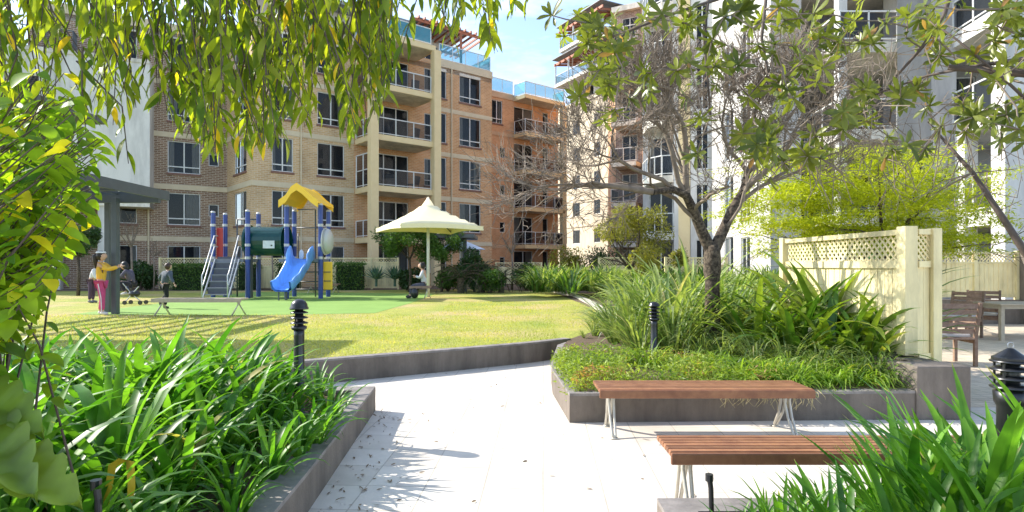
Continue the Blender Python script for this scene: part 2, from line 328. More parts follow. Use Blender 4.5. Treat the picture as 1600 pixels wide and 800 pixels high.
tag(m.build('wall_pier', M['wall_grey'], origin=(4.2, 5.9, 0), bevel=.012), 'thick grey rendered pier wall carrying the cream lattice fence', 'garden wall')
LP = [(-1.08, .6), (-1.24, 3.6), (-1.415, 6.17), (-7, 6.02)]
wall_line('planter_wall', 'low grey rendered wall of the strap leaf planter on the left', LP, 0, .25, .2)
m = MB(); m.add([(-1.2, .6, .19), (-1.36, 3.6, .19), (-1.5, 6.0, .19), (-7, 5.9, .19), (-7, .6, .19)], [(0, 1, 2, 3, 4)]); tag(m.build('planter_soil', M['mulch']), kind='structure')
wall_line('planter_wall', 'low grey rendered planter wall in front of the nearest bench', [(4.4, 3.22), (.78, 3.2), (.72, .8)], 0, .25, .17)
m = MB(); m.add([(.8, .8, .2), (.85, 3.1, .2), (4.4, 3.1, .2), (4.4, .8, .2)], [(3, 2, 1, 0)]); tag(m.build('planter_soil', M['mulch']), kind='structure')
k = [G(862, 456, .29), G(900, 463, .29), G(925, 475, .29), G(948, 491, .29)]
m = MB()
for i in range(3):
    a, b = k[i], k[i + 1]; m.hexa([(a.x - .13, a.y, .27), (a.x + .13, a.y, .27), (b.x + .13, b.y, .27), (b.x - .13, b.y, .27), (a.x - .13, a.y, .34), (a.x + .13, a.y, .34), (b.x + .13, b.y, .34), (b.x - .13, b.y, .34)])
tag(m.build('kerb', M['concrete'], origin=k[1]), 'pale concrete kerb strip curving across the lawn', 'kerb')

# ------------------------------------------------------------------ buildings
FL = [.28, 3.0, 5.93, 8.86, 11.79, 14.72, 17.65, 20.58, 23.5, 26.4]
class Wall:
    def __init__(s, P0, P1):
        s.P = Vector((*P0, 0)); q = Vector((*P1, 0)); s.L = (q - s.P).length; s.t = (q - s.P) / s.L; s.n = Vector((s.t.y, -s.t.x, 0))
    def s_of(s, px):
        k = (px - 800) / 930; return (k * s.P.y - s.P.x) / (s.t.x - k * s.t.y)
    def W(s, a, z, o=0): v = s.P + s.t * a + s.n * o; return Vector((v.x, v.y, z))
    def box(s, m, s0, s1, z0, z1, o0, o1, mi=0):
        m.hexa([s.W(s0, z0, o1), s.W(s1, z0, o1), s.W(s1, z0, o0), s.W(s0, z0, o0), s.W(s0, z1, o1), s.W(s1, z1, o1), s.W(s1, z1, o0), s.W(s0, z1, o0)], mi)
def facade(parent, wl, z0, z1, wins, wm, bands=(), bandm='band', room=True, jamb=.14):
    """wall sheet with real openings; wins = (s0, s1, za, zb, kind)"""
    xs = sorted({0, wl.L} | {w[0] for w in wins} | {w[1] for w in wins}); zs = sorted({z0, z1} | {w[2] for w in wins} | {w[3] for w in wins})
    m = MB()
    for i in range(len(xs) - 1):
        for j in range(len(zs) - 1):
            cx, cz = (xs[i] + xs[i + 1]) / 2, (zs[j] + zs[j + 1]) / 2
            if any(w[0] < cx < w[1] and w[2] < cz < w[3] for w in wins): continue
            a, b, c, d = xs[i], xs[i + 1], zs[j], zs[j + 1]
            m.quad(wl.W(a, c), wl.W(b, c), wl.W(b, d), wl.W(a, d), 0, [(a, c), (b, c), (b, d), (a, d)])
    for w in wins:
        a, b, c, d = w[:4]; j = -jamb
        m.quad(wl.W(a, c), wl.W(a, c, j), wl.W(a, d, j), wl.W(a, d), 0, [(a, c), (a + .14, c), (a + .14, d), (a, d)])
        m.quad(wl.W(b, c, j), wl.W(b, c), wl.W(b, d), wl.W(b, d, j), 0, [(a, c), (a + .14, c), (a + .14, d), (a, d)])
        m.quad(wl.W(a, d), wl.W(a, d, j), wl.W(b, d, j), wl.W(b, d), 0, [(a, c), (a + .14, c), (a + .14, d), (a, d)])
        m.quad(wl.W(a, c, j), wl.W(a, c), wl.W(b, c), wl.W(b, c, j), 0, [(a, c), (a + .14, c), (a + .14, d), (a, d)])
    m.build('wall', wm, parent)
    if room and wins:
        m = MB(); m.quad(wl.W(0, z0, -.9), wl.W(wl.L, z0, -.9), wl.W(wl.L, z1, -.9), wl.W(0, z1, -.9)); m.build('dark_backing', M['room'], parent)  # backing sheet coloured dark to stand for unlit rooms
    for bz in bands:
        m = MB(); wl.box(m, -.0, wl.L, bz - .14, bz + .14, -.02, .035); m.build('band', M[bandm], parent)
    for w in wins: window(parent, wl, *w)
def window(parent, wl, a, b, c, d, kind='w'):
    r = random.Random(int(a * 100) + int(c * 977) + int(wl.P.x * 31)); m = MB(); f = .045; o0, o1 = -.13, -.05
    wl.box(m, a, a + f, c, d, o0, o1); wl.box(m, b - f, b, c, d, o0, o1); wl.box(m, a + f, b - f, d - f, d, o0, o1); wl.box(m, a + f, b - f, c, c + f, o0, o1)
    if kind == 'w' and b - a > .9:
        mid = (a + b) / 2; wl.box(m, mid - .03, mid + .03, c + f, d - f, o0, o1 + .01)
        hz = c + (d - c) * .2; wl.box(m, a + f, mid - .03, hz - .03, hz + .03, o0, o1); wl.box(m, mid + .03, b - f, hz - .03, hz + .03, o0, o1)
    if kind == 'd':
        n = max(2, round((b - a) / 1.0))
        for i in range(1, n): x = a + (b - a) * i / n; wl.box(m, x - .03, x + .03, c + f, d - f, o0, o1)
    fr = m.build('window', M['frame'], parent)
    m = MB(); m.quad(wl.W(a + f, c + f, -.09), wl.W(b - f, c + f, -.09), wl.W(b - f, d - f, -.09), wl.W(a + f, d - f, -.09)); m.build('pane', M['glass'], fr)
    if kind == 'w' and c > 1:
        m = MB(); wl.box(m, a - .06, b + .06, c - .12, c - .004, -.1, .06); m.build('sill', M['sill'], fr)
    if r.random() < .9 and b - a > .8:
        m = MB(); k = r.random(); o = -.19
        sides = [(a, a + (b - a) * r.uniform(.12, .4))] if k < .45 else [(b - (b - a) * r.uniform(.15, .5), b)] if k < .8 else [(a, a + (b - a) * .2), (b - (b - a) * .25, b)]
        for (p, q) in sides:
            n = max(4, int((q - p) / .06))
            for i in range(n):
                u0, u1 = p + (q - p) * i / n, p + (q - p) * (i + 1) / n; e0, e1 = o + .03 * (i % 2), o + .03 * ((i + 1) % 2)
                m.quad(wl.W(u0, c - .2, e0), wl.W(u1, c - .2, e1), wl.W(u1, d, e1), wl.W(u0, d, e0))
        m.build('curtain', M['curtain'], fr)
def railing(parent, pts, z, h=1.0, glass='glass_teal', step=1.15, frame='frame', bars=False):
    m = MB(); g = MB(); P = [Vector((p[0], p[1], 0)) for p in pts]
    for i in range(len(P) - 1):
        a, b = P[i], P[i + 1]; L = (b - a).length; n = max(1, round(L / step))
        for j in range(n + (i == len(P) - 2)):
            q = a.lerp(b, j / n); m.box(q.x - .025, q.x + .025, q.y - .025, q.y + .025, z, z + h)
        up = Vector((0, 0, z)); m.bar(a + up + Vector((0, 0, h)), b + up + Vector((0, 0, h)), .05, .05); m.bar(a + up + Vector((0, 0, .09)), b + up + Vector((0, 0, .09)), .035, .04)
        if bars:
            for j in range(1, int(L / .13)): q = a.lerp(b, j * .13 / L); m.bar(q + up + Vector((0, 0, .1)), q + up + Vector((0, 0, h)), .018, .018)
        else: g.quad((a.x, a.y, z + .12), (b.x, b.y, z + .12), (b.x, b.y, z + h - .03), (a.x, a.y, z + h - .03))
    r = m.build('balustrade', M[frame], parent)
    if not bars: g.build('glass_panel', M[glass], r)
def slab(parent, poly, z, edge=.16, top='column'):
    m = MB(); m.prism(poly, z - edge, z + .14); m.build('balcony_slab', M[top], parent)
    n = len(poly); cx = sum(p[0] for p in poly) / n; cy = sum(p[1] for p in poly) / n
    m = MB(); m.prism([(cx + (p[0] - cx) * .95, cy + (p[1] - cy) * .95) for p in poly], z - edge - .012, z - edge + .02); m.build('soffit', M['soffit'], parent)

# --- the brick apartment building across the lawn
A = root('apartment_building', 'large tan and brown brick apartment block behind the playground, cream column balconies in its middle', 'building', (-9, 36, .28))
u = Vector((.78, .625, 0)).normalized(); v = Vector((-u.y, u.x, 0))
wa = Wall((-24.5, 30.1), (-16.75, 35.0)); wb = Wall((-16.75, 35.0), (-13.9, 31.8)); K0 = Vector((-13.9, 31.8, 0)); K1 = K0 + u * 16.0
wc = Wall((K0.x, K0.y), (K1.x, K1.y))
def ps(wl, p0, p1, za, zb, kind='w'): return (wl.s_of(p0), wl.s_of(p1), za, zb, kind)
W = []
for i in range(5):
    f = FL[i]
    za, zb = (f + .8, f + 2.6) if i else (.9, 2.62)
    W.append(ps(wa, 262, 313, za, zb)); 
    if i: W.append(ps(wa, 326, 342, f + 1.35, f + 2.05, 's'))
    W.append(ps(wa, 186, 214, za, zb))
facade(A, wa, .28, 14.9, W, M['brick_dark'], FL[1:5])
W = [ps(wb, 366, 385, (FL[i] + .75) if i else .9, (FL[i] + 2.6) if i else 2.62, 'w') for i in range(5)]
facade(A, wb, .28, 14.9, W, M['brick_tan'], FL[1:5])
W1 = []; 
for i in range(5):
    f = FL[i]; za, zb = (f + .75, f + 2.62) if i else (.9, 2.62)
    W1 += [ps(wc, 425, 458, za, zb), ps(wc, 496, 538, za, zb)]
sA = wc.s_of(553); sB = wc.s_of(686)
w1 = Wall((K0.x, K0.y), tuple(wc.W(sA, 0))[:2]); facade(A, w1, .28, 14.9, W1, M['brick_tan'], FL[1:5])
w2 = Wall(tuple(wc.W(sA, 0))[:2], tuple(wc.W(sB, 0))[:2]); W2 = []
for i in range(5):
    f = FL[i]; W2 += [ps(w2, 580, 638, f + .1, f + 2.45, 'd'), ps(w2, 663, 684, f + .75, f + 2.5, 'w')]
facade(A, w2, .28, 14.9, W2, M['brick_orange'])
w3 = Wall(tuple(wc.W(sB, 0))[:2], tuple(K1)[:2]); W3 = []
for i in range(5):
    f = FL[i]; za, zb = (f + .75, f + 2.7) if i else (.9, 2.62)
    W3 += [(w3.s_of(688) + .02, w3.s_of(697.5), za, zb, 'w'), ps(w3, 718, 751, za, zb)]
facade(A, w3, .28, 14.9, W3, M['brick_orange'], FL[1:5])
for s_, wl_ in ((w3.s_of(705), w3), (w1.s_of(470), w1), (wa.s_of(232) , wa)):
    m = MB(); m.tube([wl_.W(s_, .3, .07), wl_.W(s_, 14.6, .07)], .05, 8)
    for z_ in np.arange(1.5, 14, 2.6): m.tube([wl_.W(s_, z_, .07), wl_.W(s_, z_ + .06, .07)], .065, 8)
    m.build('downpipe', M['band'], A)
# far return wall of the tan block
K2 = K1 + v * 10
m = MB(); m.quad((K1.x, K1.y, .28), (K2.x, K2.y, .28), (K2.x, K2.y, 14.9), (K1.x, K1.y, 14.9), 0, [(0, 0), (10, 0), (10, 14.6), (0, 14.6)]); m.build('wall', M['brick_orange'], A)
# balconies on columns
F0 = wc.W(sA, 0) - v * 2.35; F0 = F0 + u * .05
kL = F0; t_ = 0
def on_front(px): k = (px - 800) / 930; s = (k * F0.y - F0.x) / (u.x - k * u.y); return F0 + u * s
cL, cR = on_front(583), on_front(681); bL = wc.W(sA + .05, 0); bR = wc.W(sB, 0)
for i in range(1, 6):
    z = FL[i]
    slab(A, [tuple(bL)[:2], tuple(cL)[:2], tuple(cR)[:2], tuple(cR + v * 2.35)[:2]], z, .18)
    if i < 6: railing(A, [tuple(bL - v * .2)[:2], tuple(cL + v * .3)[:2]], z + .14, .98, 'glass_teal' if i > 4 else 'glass'); railing(A, [tuple(cL + u * .3 + v * .08)[:2], tuple(cR - u * .3 + v * .08)[:2]], z + .14, .98, 'glass_blue' if i > 4 else 'glass')
for c_ in (cL, cR):
    m = MB(); q = [c_ + u * a_ * .24 + v * b_ * .24 for a_, b_ in ((-1, -1), (1, -1), (1, 1), (-1, 1))]; m.prism([tuple(p)[:2] for p in q], .28, 14.55); m.build('column', M['column'], A, bevel=.02)
# side screen on third balcony and outdoor furniture on balconies
for i in (2,):
    a_, b_ = bL - v * .25, cL + v * .35; m = MB(); g = MB(); z = FL[i] + .14
    for f_ in (0, .5, 1): p = a_.lerp(b_, f_); m.box(p.x - .03, p.x + .03, p.y - .03, p.y + .03, z, z + 1.9)
    m.bar(a_ + Vector((0, 0, z + 1.9)), b_ + Vector((0, 0, z + 1.9)), .06, .06); s_ = m.build('screen', M['frame'], A)
    g.quad((a_.x, a_.y, z), (b_.x, b_.y, z), (b_.x, b_.y, z + 1.9), (a_.x, a_.y, z + 1.9)); g.build('pane', M['glass'], s_)
# parapet coping and penthouse
m = MB(); w3.box(m, -.02, w3.L + .03, 14.6, 15.1, -.3, .05); m.build('coping', M['band'], A)
m = MB(); w1.box(m, 0, w1.L, 14.6, 15.1, -.3, .05); wa.box(m, 0, wa.L, 14.6, 15.1, -.3, .05); wb.box(m, 0, wb.L, 14.6, 15.1, -.3, .052); m.build('coping', M['band'], A)
m = MB(); rb = [(-24.5, 30.1), (-16.75, 35.0), (-13.9, 31.8), tuple(K1)[:2], tuple(K2)[:2], (-20, 48)]; m.prism(rb, 14.3, 14.62); m.build('roof_slab', M['soffit'], A)
railing(A, [tuple(w3.W(.1, 0, -.12))[:2], tuple(w3.W(w3.L - .06, 0, -.12))[:2], tuple(K1 + v * 4)[:2]], 15.1, 1.05, 'glass_blue')
wp = Wall(tuple(w1.W(2, 0, -2.6))[:2], tuple(w3.W(w3.L - 2.6, 0, -2.6))[:2])
facade(A, wp, 14.7, 17.4, [(4, 8, 14.8, 16.9, 'd'), (9.2, 11.2, 14.8, 16.9, 'd')], M['white_wall'])
m = MB(); wp.box(m, -1, wp.L - 3, 17.4, 17.6, -4, 1.4); m.build('roof', M['roof_metal'], A)
m = MB()
for s_ in np.linspace(wp.L - 3.2, wp.L + 2.2, 13): m.bar(wp.W(s_, 17.5, 2.6), wp.W(s_, 17.1, -1.5), .09, .14)
for o_ in (2.3, -.9): m.bar(wp.W(wp.L - 3.4, 17.38 if o_ > 0 else 17.1, o_), wp.W(wp.L + 2.4, 17.38 if o_ > 0 else 17.1, o_), .1, .18)
for o_ in (2.3,):
    m.bar(wp.W(wp.L + .2, 15.0, o_), wp.W(wp.L + .2, 17.3, o_), .16, .16)
m.build('pergola', M['pergola_wood'], A)
m = MB(); wp.box(m, wp.L - 3, wp.L + 1.2, 17.58, 17.64, -1.5, 2.2); m.build('roof_sheet', M['roof_metal'], A)

# --- the lower orange block to its right
B = root('apartment_building', 'bright orange brick block with stacked balconies, blue glass roof terrace, right of the tan block', 'building', (1, 48, .28))
wB = Wall((-3.5, 44.5), (3.9, 50.4)); W = []
for i in range(5):
    f = FL[i]
    if i == 4: W.append(ps(wB, 768, 785, f + .8, f + 2.6))
    W.append(ps(wB, 781, 789, f + 1.1, f + 1.9, 's')) if i < 4 else None
    W.append(ps(wB, 803, 832, f + .1 if i else .4, f + 2.4, 'd')); W.append(ps(wB, 848, 856, f + .6, f + 2.4, 's'))
facade(B, wB, .28, 14.9, W, M['brick_red'], FL[1:5], 'brick_red')
vB = -wB.n; s0 = wB.s_of(802); s1 = wB.s_of(864)
for i in range(1, 6):
    z = FL[i]; q = [wB.W(s0, 0), wB.W(s0, 0, 1.5), wB.W(s1, 0, 1.5), wB.W(s1, 0)]
    slab(B, [tuple(p)[:2] for p in q], z)
    railing(B, [tuple(wB.W(s0 + .05, 0, .1))[:2], tuple(wB.W(s0 + .05, 0, 1.42))[:2], tuple(wB.W(s1 - .05, 0, 1.42))[:2], tuple(wB.W(s1 - .05, 0, .1))[:2]], z + .14, 1.0, 'glass_blue' if i == 5 else 'glass')
m = MB(); wB.box(m, s1 - .25, s1 + .15, .28, 14.6, 1.1, 1.5); m.build('column', M['column'], B)
m = MB(); wB.box(m, 0, wB.L, 14.6, 15.05, -.3, .06); m.build('coping', M['brick_red'], B)
railing(B, [tuple(wB.W(1.5, 0, -.1))[:2], tuple(wB.W(s0, 0, -.1))[:2]], 15.05, 1.1, 'glass_blue')
m = MB(); m.prism([tuple(wB.W(0, 0, -.1))[:2], tuple(wB.W(wB.L, 0, -.1))[:2], tuple(wB.W(wB.L, 0, -9))[:2], tuple(wB.W(0, 0, -9))[:2]], 14.3, 14.6); m.build('roof_slab', M['soffit'], B)
m = MB(); p_, q_ = wB.W(wB.L, 0), wB.W(wB.L, 0, -9); m.quad((p_.x, p_.y, .28), (q_.x, q_.y, .28), (q_.x, q_.y, 14.9), (p_.x, p_.y, 14.9), 0, [(0, 0), (9, 0), (9, 14.6), (0, 14.6)]); m.build('wall', M['brick_red'], B)

# --- far cream building
C_ = root('apartment_building', 'cream rendered apartment block far behind the bare tree, timber pergolas on its top balconies', 'building', (8, 64, .28))
wC = Wall((at(864, 68), 68), (at(950, 59), 59)); W = []
for i in range(6):
    f = FL[i]
    for (p0, p1) in ((876, 886), (895, 906), (928, 938)): W.append(ps(wC, p0, p1, f + .85, f + 2.3, 'w' if 0 else 's'))
facade(C_, wC, .28, 18.9, W, M['cream_wall'])
m = MB(); wC.box(m, 0, wC.L, 18.7, 19.1, -.3, .1); wC.box(m, 0, wC.L, 5.6, 5.75, 0, .08); m.build('coping', M['cream_wall'], C_)
def setback(px0, px1, z0, z1, dep):
    w_ = Wall(tuple(wC.W(wC.s_of(px0), 0, -dep))[:2], tuple(wC.W(wC.s_of(px1), 0, -dep))[:2])
    facade(C_, w_, z0, z1, [(w_.L * .1, w_.L * .4, z0 + .3, z1 - .5, 'd'), (w_.L * .55, w_.L * .9, z0 + .3, z1 - .5, 'd')], M['white_wall']); return w_
setback(876, 950, 18.9, 22, 2.0); setback(882, 950, 22, 26.5, 3.2)
for (px0, z, zr) in ((875, 19.0, 23.9), (882, 22.3, 27.2)):
    a_ = wC.s_of(px0); b_ = wC.s_of(950)
    m = MB(); wC.box(m, a_, b_, z + (2.3 if z < 20 else 2.6), z + (2.6 if z < 20 else 2.9), -3, .7); m.build('balcony_slab', M['soffit'], C_)
    zb = z + (2.6 if z < 20 else 2.9)
    railing(C_, [tuple(wC.W(a_, 0, -2))[:2], tuple(wC.W(a_, 0, .6))[:2], tuple(wC.W(b_, 0, .6))[:2]], zb, 1.0, 'glass_teal')
    m = MB(); n = 9
    for j in range(n): m.bar(wC.W(a_ + .1 + (b_ - a_) * j / n, zr - .1, .8), wC.W(a_ + .1 + (b_ - a_) * j / n, zr + .5, -3), .14, .22)
    for o_ in (.6, -1.5): m.bar(wC.W(a_ - .2, zr - .05 + (.35 if o_ < 0 else 0), o_), wC.W(b_, zr - .05 + (.35 if o_ < 0 else 0), o_), .14, .25)
    m.build('pergola', M['pergola_wood'], C_)
    m = MB(); wC.box(m, a_ - .3, b_, zr + .5, zr + .58, -3.2, .9); m.build('roof_sheet', M['roof_metal'], C_)
    for s_ in (a_ + .05, a_ + 2.6): m = MB(); m.bar(wC.W(s_, zb, .6), wC.W(s_, zr, .6), .16, .16); m.build('post', M['frame'], C_)
m = MB(); w_ = wC; p_ = wC.W(0, 0); m.quad((p_.x - 1, p_.y + 10, .28), (p_.x, p_.y, .28), (p_.x, p_.y, 18.9), (p_.x - 1, p_.y + 10, 18.9)); m.build('wall', M['cream_wall'], C_)

# --- brown brick and cream balconied building on the right
D = root('apartment_building', 'tall brown brick wing with curved fronts of cream balconies behind the bare tree', 'building', (9, 40, .28))
wD1 = Wall((at(950, 52), 52), (at(962, 45), 45)); wD2 = Wall((at(962, 45), 45), (at(1004, 44), 44)); wD3 = Wall((at(1004, 44), 44), (at(1006, 38), 38)); wD4 = Wall((at(1006, 38), 38), (at(1052, 37.4), 37.4))
facade(D, wD1, .28, 20.6, [], M['brick_red'])
W = []
for i in range(7): f = FL[i]; W.append(ps(wD2, 972, 996, f + .5, f + 2.4, 'd'))
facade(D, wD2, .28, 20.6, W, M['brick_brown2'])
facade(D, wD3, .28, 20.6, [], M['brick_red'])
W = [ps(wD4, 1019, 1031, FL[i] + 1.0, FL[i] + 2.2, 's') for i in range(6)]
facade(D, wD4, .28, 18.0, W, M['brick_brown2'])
for w_ in (wD2, wD4): m = MB(); w_.box(m, -.2, w_.L, 17.9 if w_ is wD4 else 20.5, 18.3 if w_ is wD4 else 20.9, -2, .4); m.build('coping', M['soffit'], D)
for i in range(1, 7):
    z = FL[i]; q = [wD2.W(.2, 0), wD2.W(.2, 0, 1.6), wD2.W(wD2.L, 0, 1.6), wD2.W(wD2.L, 0)]; slab(D, [tuple(p)[:2] for p in q], z, .16, 'soffit')
    railing(D, [tuple(p)[:2] for p in q[:3]], z + .14, 1.0, 'glass')
# --- white wing with balconies, nearest on the right
E = root('apartment_building', 'white and shade-grey rendered apartment wing with slab balconies and columns filling the right side', 'building', (12, 22, .28))
e0 = (at(1012, 31), 31); e1 = (at(1052, 30), 30)
wE1 = Wall((e0[0] + .1, 32.6), (at(1056, 31.8) + .2, 31.8))
W = [(.35, wE1.L - .35, FL[i] + .1, FL[i] + 2.5, 'd') for i in range(6)]
facade(E, wE1, .28, 17.6, W, M['shade_lightgrey'])
for i in range(1, 6):
    z = FL[i]; q = [(e0[0] + .1, 32.6), e0, ((e0[0] + e1[0]) / 2, 30.15), e1, (e1[0] + .3, 31.8)]
    slab(E, q, z, .2, 'soffit'); railing(E, q[:4], z + .14, 1.0, 'glass', .55)
yc = Wall((at(1053, 29.6), 29.6), (at(1078, 29.3), 29.3))
m = MB(); yc.box(m, 0, .22, .28, 17.6, -2.5, 0); m.build('column', M['white_wall'], E)
m = MB(); yc.box(m, .22, yc.L, .28, 17.6, -2.5, .02); m.build('column', M['column'], E)
X = [(at(1079, 29.3), 29.3), (at(1112, 29.0), 29.0), (at(1204, 22.3), 22.3), (at(1252, 22), 22)]
f1 = Wall(X[0], X[1]); f2 = Wall(X[1], X[2]); f3 = Wall(X[2], X[3])
W = [(.25, f1.L - .15, FL[i] + .3, FL[i] + 2.5, 'd') for i in range(6)]; facade(E, f1, .28, 17.6, W, M['white_wall'])
W = []
for i in range(6):
    f = FL[i]; W.append(ps(f2, 1132, 1146, f + .3, f + 2.5, 'd')); W.append(ps(f2, 1158, 1172, f + .5, f + 2.4, 'w'))
facade(E, f2, .28, 17.6, W, M['white_wall'])
facade(E, f3, .28, 17.6, [], M['shade_lightgrey'])  # side turned from the sun, given the shade-toned grey
f4 = Wall((X[3][0] + .02, 25.5), (at(1402, 23.6), 23.6)); W = []
for i in range(5): f = FL[i]; W += [(.7, 2.6, f + .1, f + 2.4, 'd'), (3.4, 4.2, f + .8, f + 2.2, 's')]
facade(E, f4, .28, 17.6, [w for w in W if w[1] < f4.L], M['shade_grey_wall'])
m = MB(); m.quad((X[3][0], 22, .28), (X[3][0] + .02, 25.5, .28), (X[3][0] + .02, 25.5, 17.6), (X[3][0], 22, 17.6)); m.build('wall', M['shade_grey_wall'], E)
r1 = (at(1402, 19.6), 19.6); r2 = (at(1455, 19.5), 19.5); r3 = (at(1488, 19.5), 19.5)
m = MB(); m.quad((at(1402, 23.6), 23.6, .28), (*r1, .28), (*r1, 17.6), (at(1402, 23.6), 23.6, 17.6)); m.build('wall', M['white_wall'], E)
facade(E, Wall(r1, r2), .28, 17.6, [], M['shade_grey_wall'])
g_ = Wall((r2[0], 19.42), (r3[0], 19.42)); m = MB(); g_.box(m, 0, g_.L, .28, 17.6, -2.6, .1); m.build('column', M['shade_lightgrey'], E)
for i in range(1, 5):
    z = FL[i]; q = [(X[3][0], 24.6), (X[3][0] + .05, 22.4), (at(1262, 22.4), 22.4), (at(1312, 19.9), 19.9), (at(1402, 19.9), 19.9), (at(1402, 23.6), 23.6)]
    slab(E, q, z, .22, 'soffit'); railing(E, q[2:5], z + .14, 1.0, 'glass', 1.2)
m = MB(); m.box(at(1312, 19.9), at(1312, 19.9) + .28, 19.95, 20.25, .28, 17.6); m.build('column', M['white_wall'], E)
h1 = (at(1490, 19.3), 19.3); h2 = (at(1556, 17.3), 17.3)
w5 = Wall((r3[0], 21.6), (17.5, 21.2)); W = []
for i in range(5): f = FL[i]; W += [(.5, 2.2, f + .1, f + 2.35, 'd')]
facade(E, w5, .28, 17.6, W, M['shade_grey_wall'])
for i in range(1, 5):
    z = FL[i]; q = [(r3[0] + .05, 21.6), h1, h2, (17.5, 17.1), (17.5, 21.2)]; slab(E, q, z, .3, 'white_wall'); railing(E, q[1:4], z + .14, 1.0, 'glass', 1.3)
m = MB(); m.box(at(1507, 18.6), at(1507, 18.6) + .42, 18.6, 19.0, .28, 5.7); m.build('column', M['white_wall'], E)
m = MB(); m.box(at(1566, 17.0), at(1566, 17.0) + .75, 16.9, 17.4, .28, 17.6); m.build('column', M['white_wall'], E)
m = MB(); m.box(X[3][0] + .1, 30, 24.0 if 0 else 26, 27, 17.6, 17.9); m.build('roof_slab', M['soffit'], E)

# --- white rendered building at the left
Fb = root('apartment_building', 'plain white rendered building with a rooftop railing at the left edge', 'building', (-22, 30, .28))
a0 = (at(-160, 27.5), 27.5); a1 = (at(234, 31.6), 31.6)
wF = Wall(a0, a1); W = [ps(wF, 40, 62, 9.6, 11.0, 's'), ps(wF, 95, 118, 5.6, 7.2, 'w')]
facade(Fb, wF, 4.9, 12.2, W, M['white_wall'])
m = MB(); wF.box(m, 0, wF.L, 4.6, 4.9, -3, .0); m.build('soffit', M['soffit'], Fb)
wF2 = Wall(tuple(wF.W(0, 0, -2.6))[:2], tuple(wF.W(wF.s_of(178), 0, -2.6))[:2]); W = [ps(wF2, 96, 130, .4, 3.0, 'd')]
facade(Fb, wF2, .28, 4.7, W, M['white_wall'])
m = MB()
for px in (70, 152): s_ = wF.s_of(px); wF.box(m, s_, s_ + .6, .28, 4.6, -.7, -.1)
m.build('column', M['white_wall'], Fb); 
m = MB(); wF.box(m, 0, wF.L, 12.2, 12.4, -8, .05); m.build('roof_slab', M['soffit'], Fb)
q = wF.W(wF.L, 0); q2 = wF.W(wF.L, 0, -4); m = MB(); m.quad((q.x, q.y, 4.6), (q2.x, q2.y, 4.6), (q2.x, q2.y, 12.2), (q.x, q.y, 12.2)); m.build('wall', M['white_wall'], Fb)
railing(Fb, [tuple(wF.W(0, 0, -.3))[:2], tuple(wF.W(wF.s_of(112), 0, -.3))[:2], tuple(wF.W(wF.s_of(112), 0, -5))[:2]], 12.4, 1.1, frame='steel', bars=True)
# ------------------------------------------------------------------ lattice fences
def lattice(m, wl, s0, s1, z0, z1, o, sp=.1, w=.022, th=.008):
    H = z1 - z0
    for dr, oo in ((1, o), (-1, o + th + .001)):
        k = s0 - H
        while k < s1:
            pts = []
            a, b = max(k, s0), min(k + H, s1)
            if b - a > .01:
                za, zb = (z0 + a - k, z0 + b - k) if dr > 0 else (z1 - a + k, z1 - b + k)
                p, q = wl.W(a, za, oo), wl.W(b, zb, oo); m.bar(p, q, w, th, up=tuple(wl.n))
            k += sp
def lattice_fence(label, P0, P1, z0, z1, post=2.4, latt=.28, sp=.1, boards=.12, posts=None):
    wl = Wall(P0, P1); r = root('lattice_fence', label, 'fence', (P0[0], P0[1], z0), 'cream lattice topped garden fences')
    m = MB(); n = max(1, int(wl.L / boards)); bw = wl.L / n
    for i in range(n): wl.box(m, i * bw + .004, (i + 1) * bw - .004, z0 + .1, z1 - latt - .03, -.012 - .006 * (i % 2), .006)
    m.build('board_panel', M['cream_fence'], r)
    m = MB(); lattice(m, wl, 0.02, wl.L - .02, z1 - latt, z1 - .04, -.012, sp); m.build('lattice_panel', M['cream_fence'], r)
    m = MB(); wl.box(m, 0, wl.L, z1 - .05, z1, -.035, .035); wl.box(m, 0, wl.L, z1 - latt - .05, z1 - latt, -.03, .03); wl.box(m, 0, wl.L, z0 + .06, z0 + .14, -.03, .03); m.build('rail', M['cream_fence'], r)
    for i in range(int(wl.L / post) + 2):
        s = min(i * post, wl.L)
        m = MB(); wl.box(m, s - .045, s + .045, z0, z1 + .02, -.05, .05); m.build('post', M['cream_fence'], r)
        if s >= wl.L: break
    return r, wl
# near fence on the pier: long panel, big corner post, short return panel
r = root('lattice_fence', 'cream lattice topped fence panel on the grey pier wall beside the broad leaf plants', 'fence', (4.3, 6.5, .5), 'cream lattice topped garden fences')
wl = Wall((4.2, 9.1), (4.32, 6.62)); m = MB(); n = 20; bw = wl.L / n
for i in range(n): wl.box(m, i * bw + .005, (i + 1) * bw - .005, .62, 1.5, -.02 - .008 * (i % 2), .006)
m.build('board_panel', M['cream_fence'], r)
m = MB(); lattice(m, wl, .04, wl.L - .04, 1.55, 1.84, -.012, .095, .024); m.build('lattice_panel', M['cream_fence'], r)
m = MB(); wl.box(m, 0, wl.L, 1.84, 1.9, -.04, .04); wl.box(m, 0, wl.L, 1.47, 1.56, -.035, .035); wl.box(m, 0, wl.L, .54, .64, -.035, .035); m.build('rail', M['cream_fence'], r)
m = MB(); m.box(4.13, 4.24, 9.08, 9.2, .3, 1.92); m.build('post', M['cream_fence'], r)
m = MB(); m.box(4.26, 4.40, 6.45, 6.6, .521, 1.93); m.build('post', M['cream_fence'], r, bevel=.006)
r = root('lattice_fence', 'narrow cream return panel with lattice top at the corner post of the near fence', 'fence', (4.5, 6.5, .3), 'cream lattice topped garden fences')
wl = Wall((4.42, 6.5), (4.60, 6.56)); m = MB()
for i in range(2): wl.box(m, i * .09 + .002, i * .09 + .088, .52, 1.5, -.015, .006)
m.build('board_panel', M['cream_fence'], r)
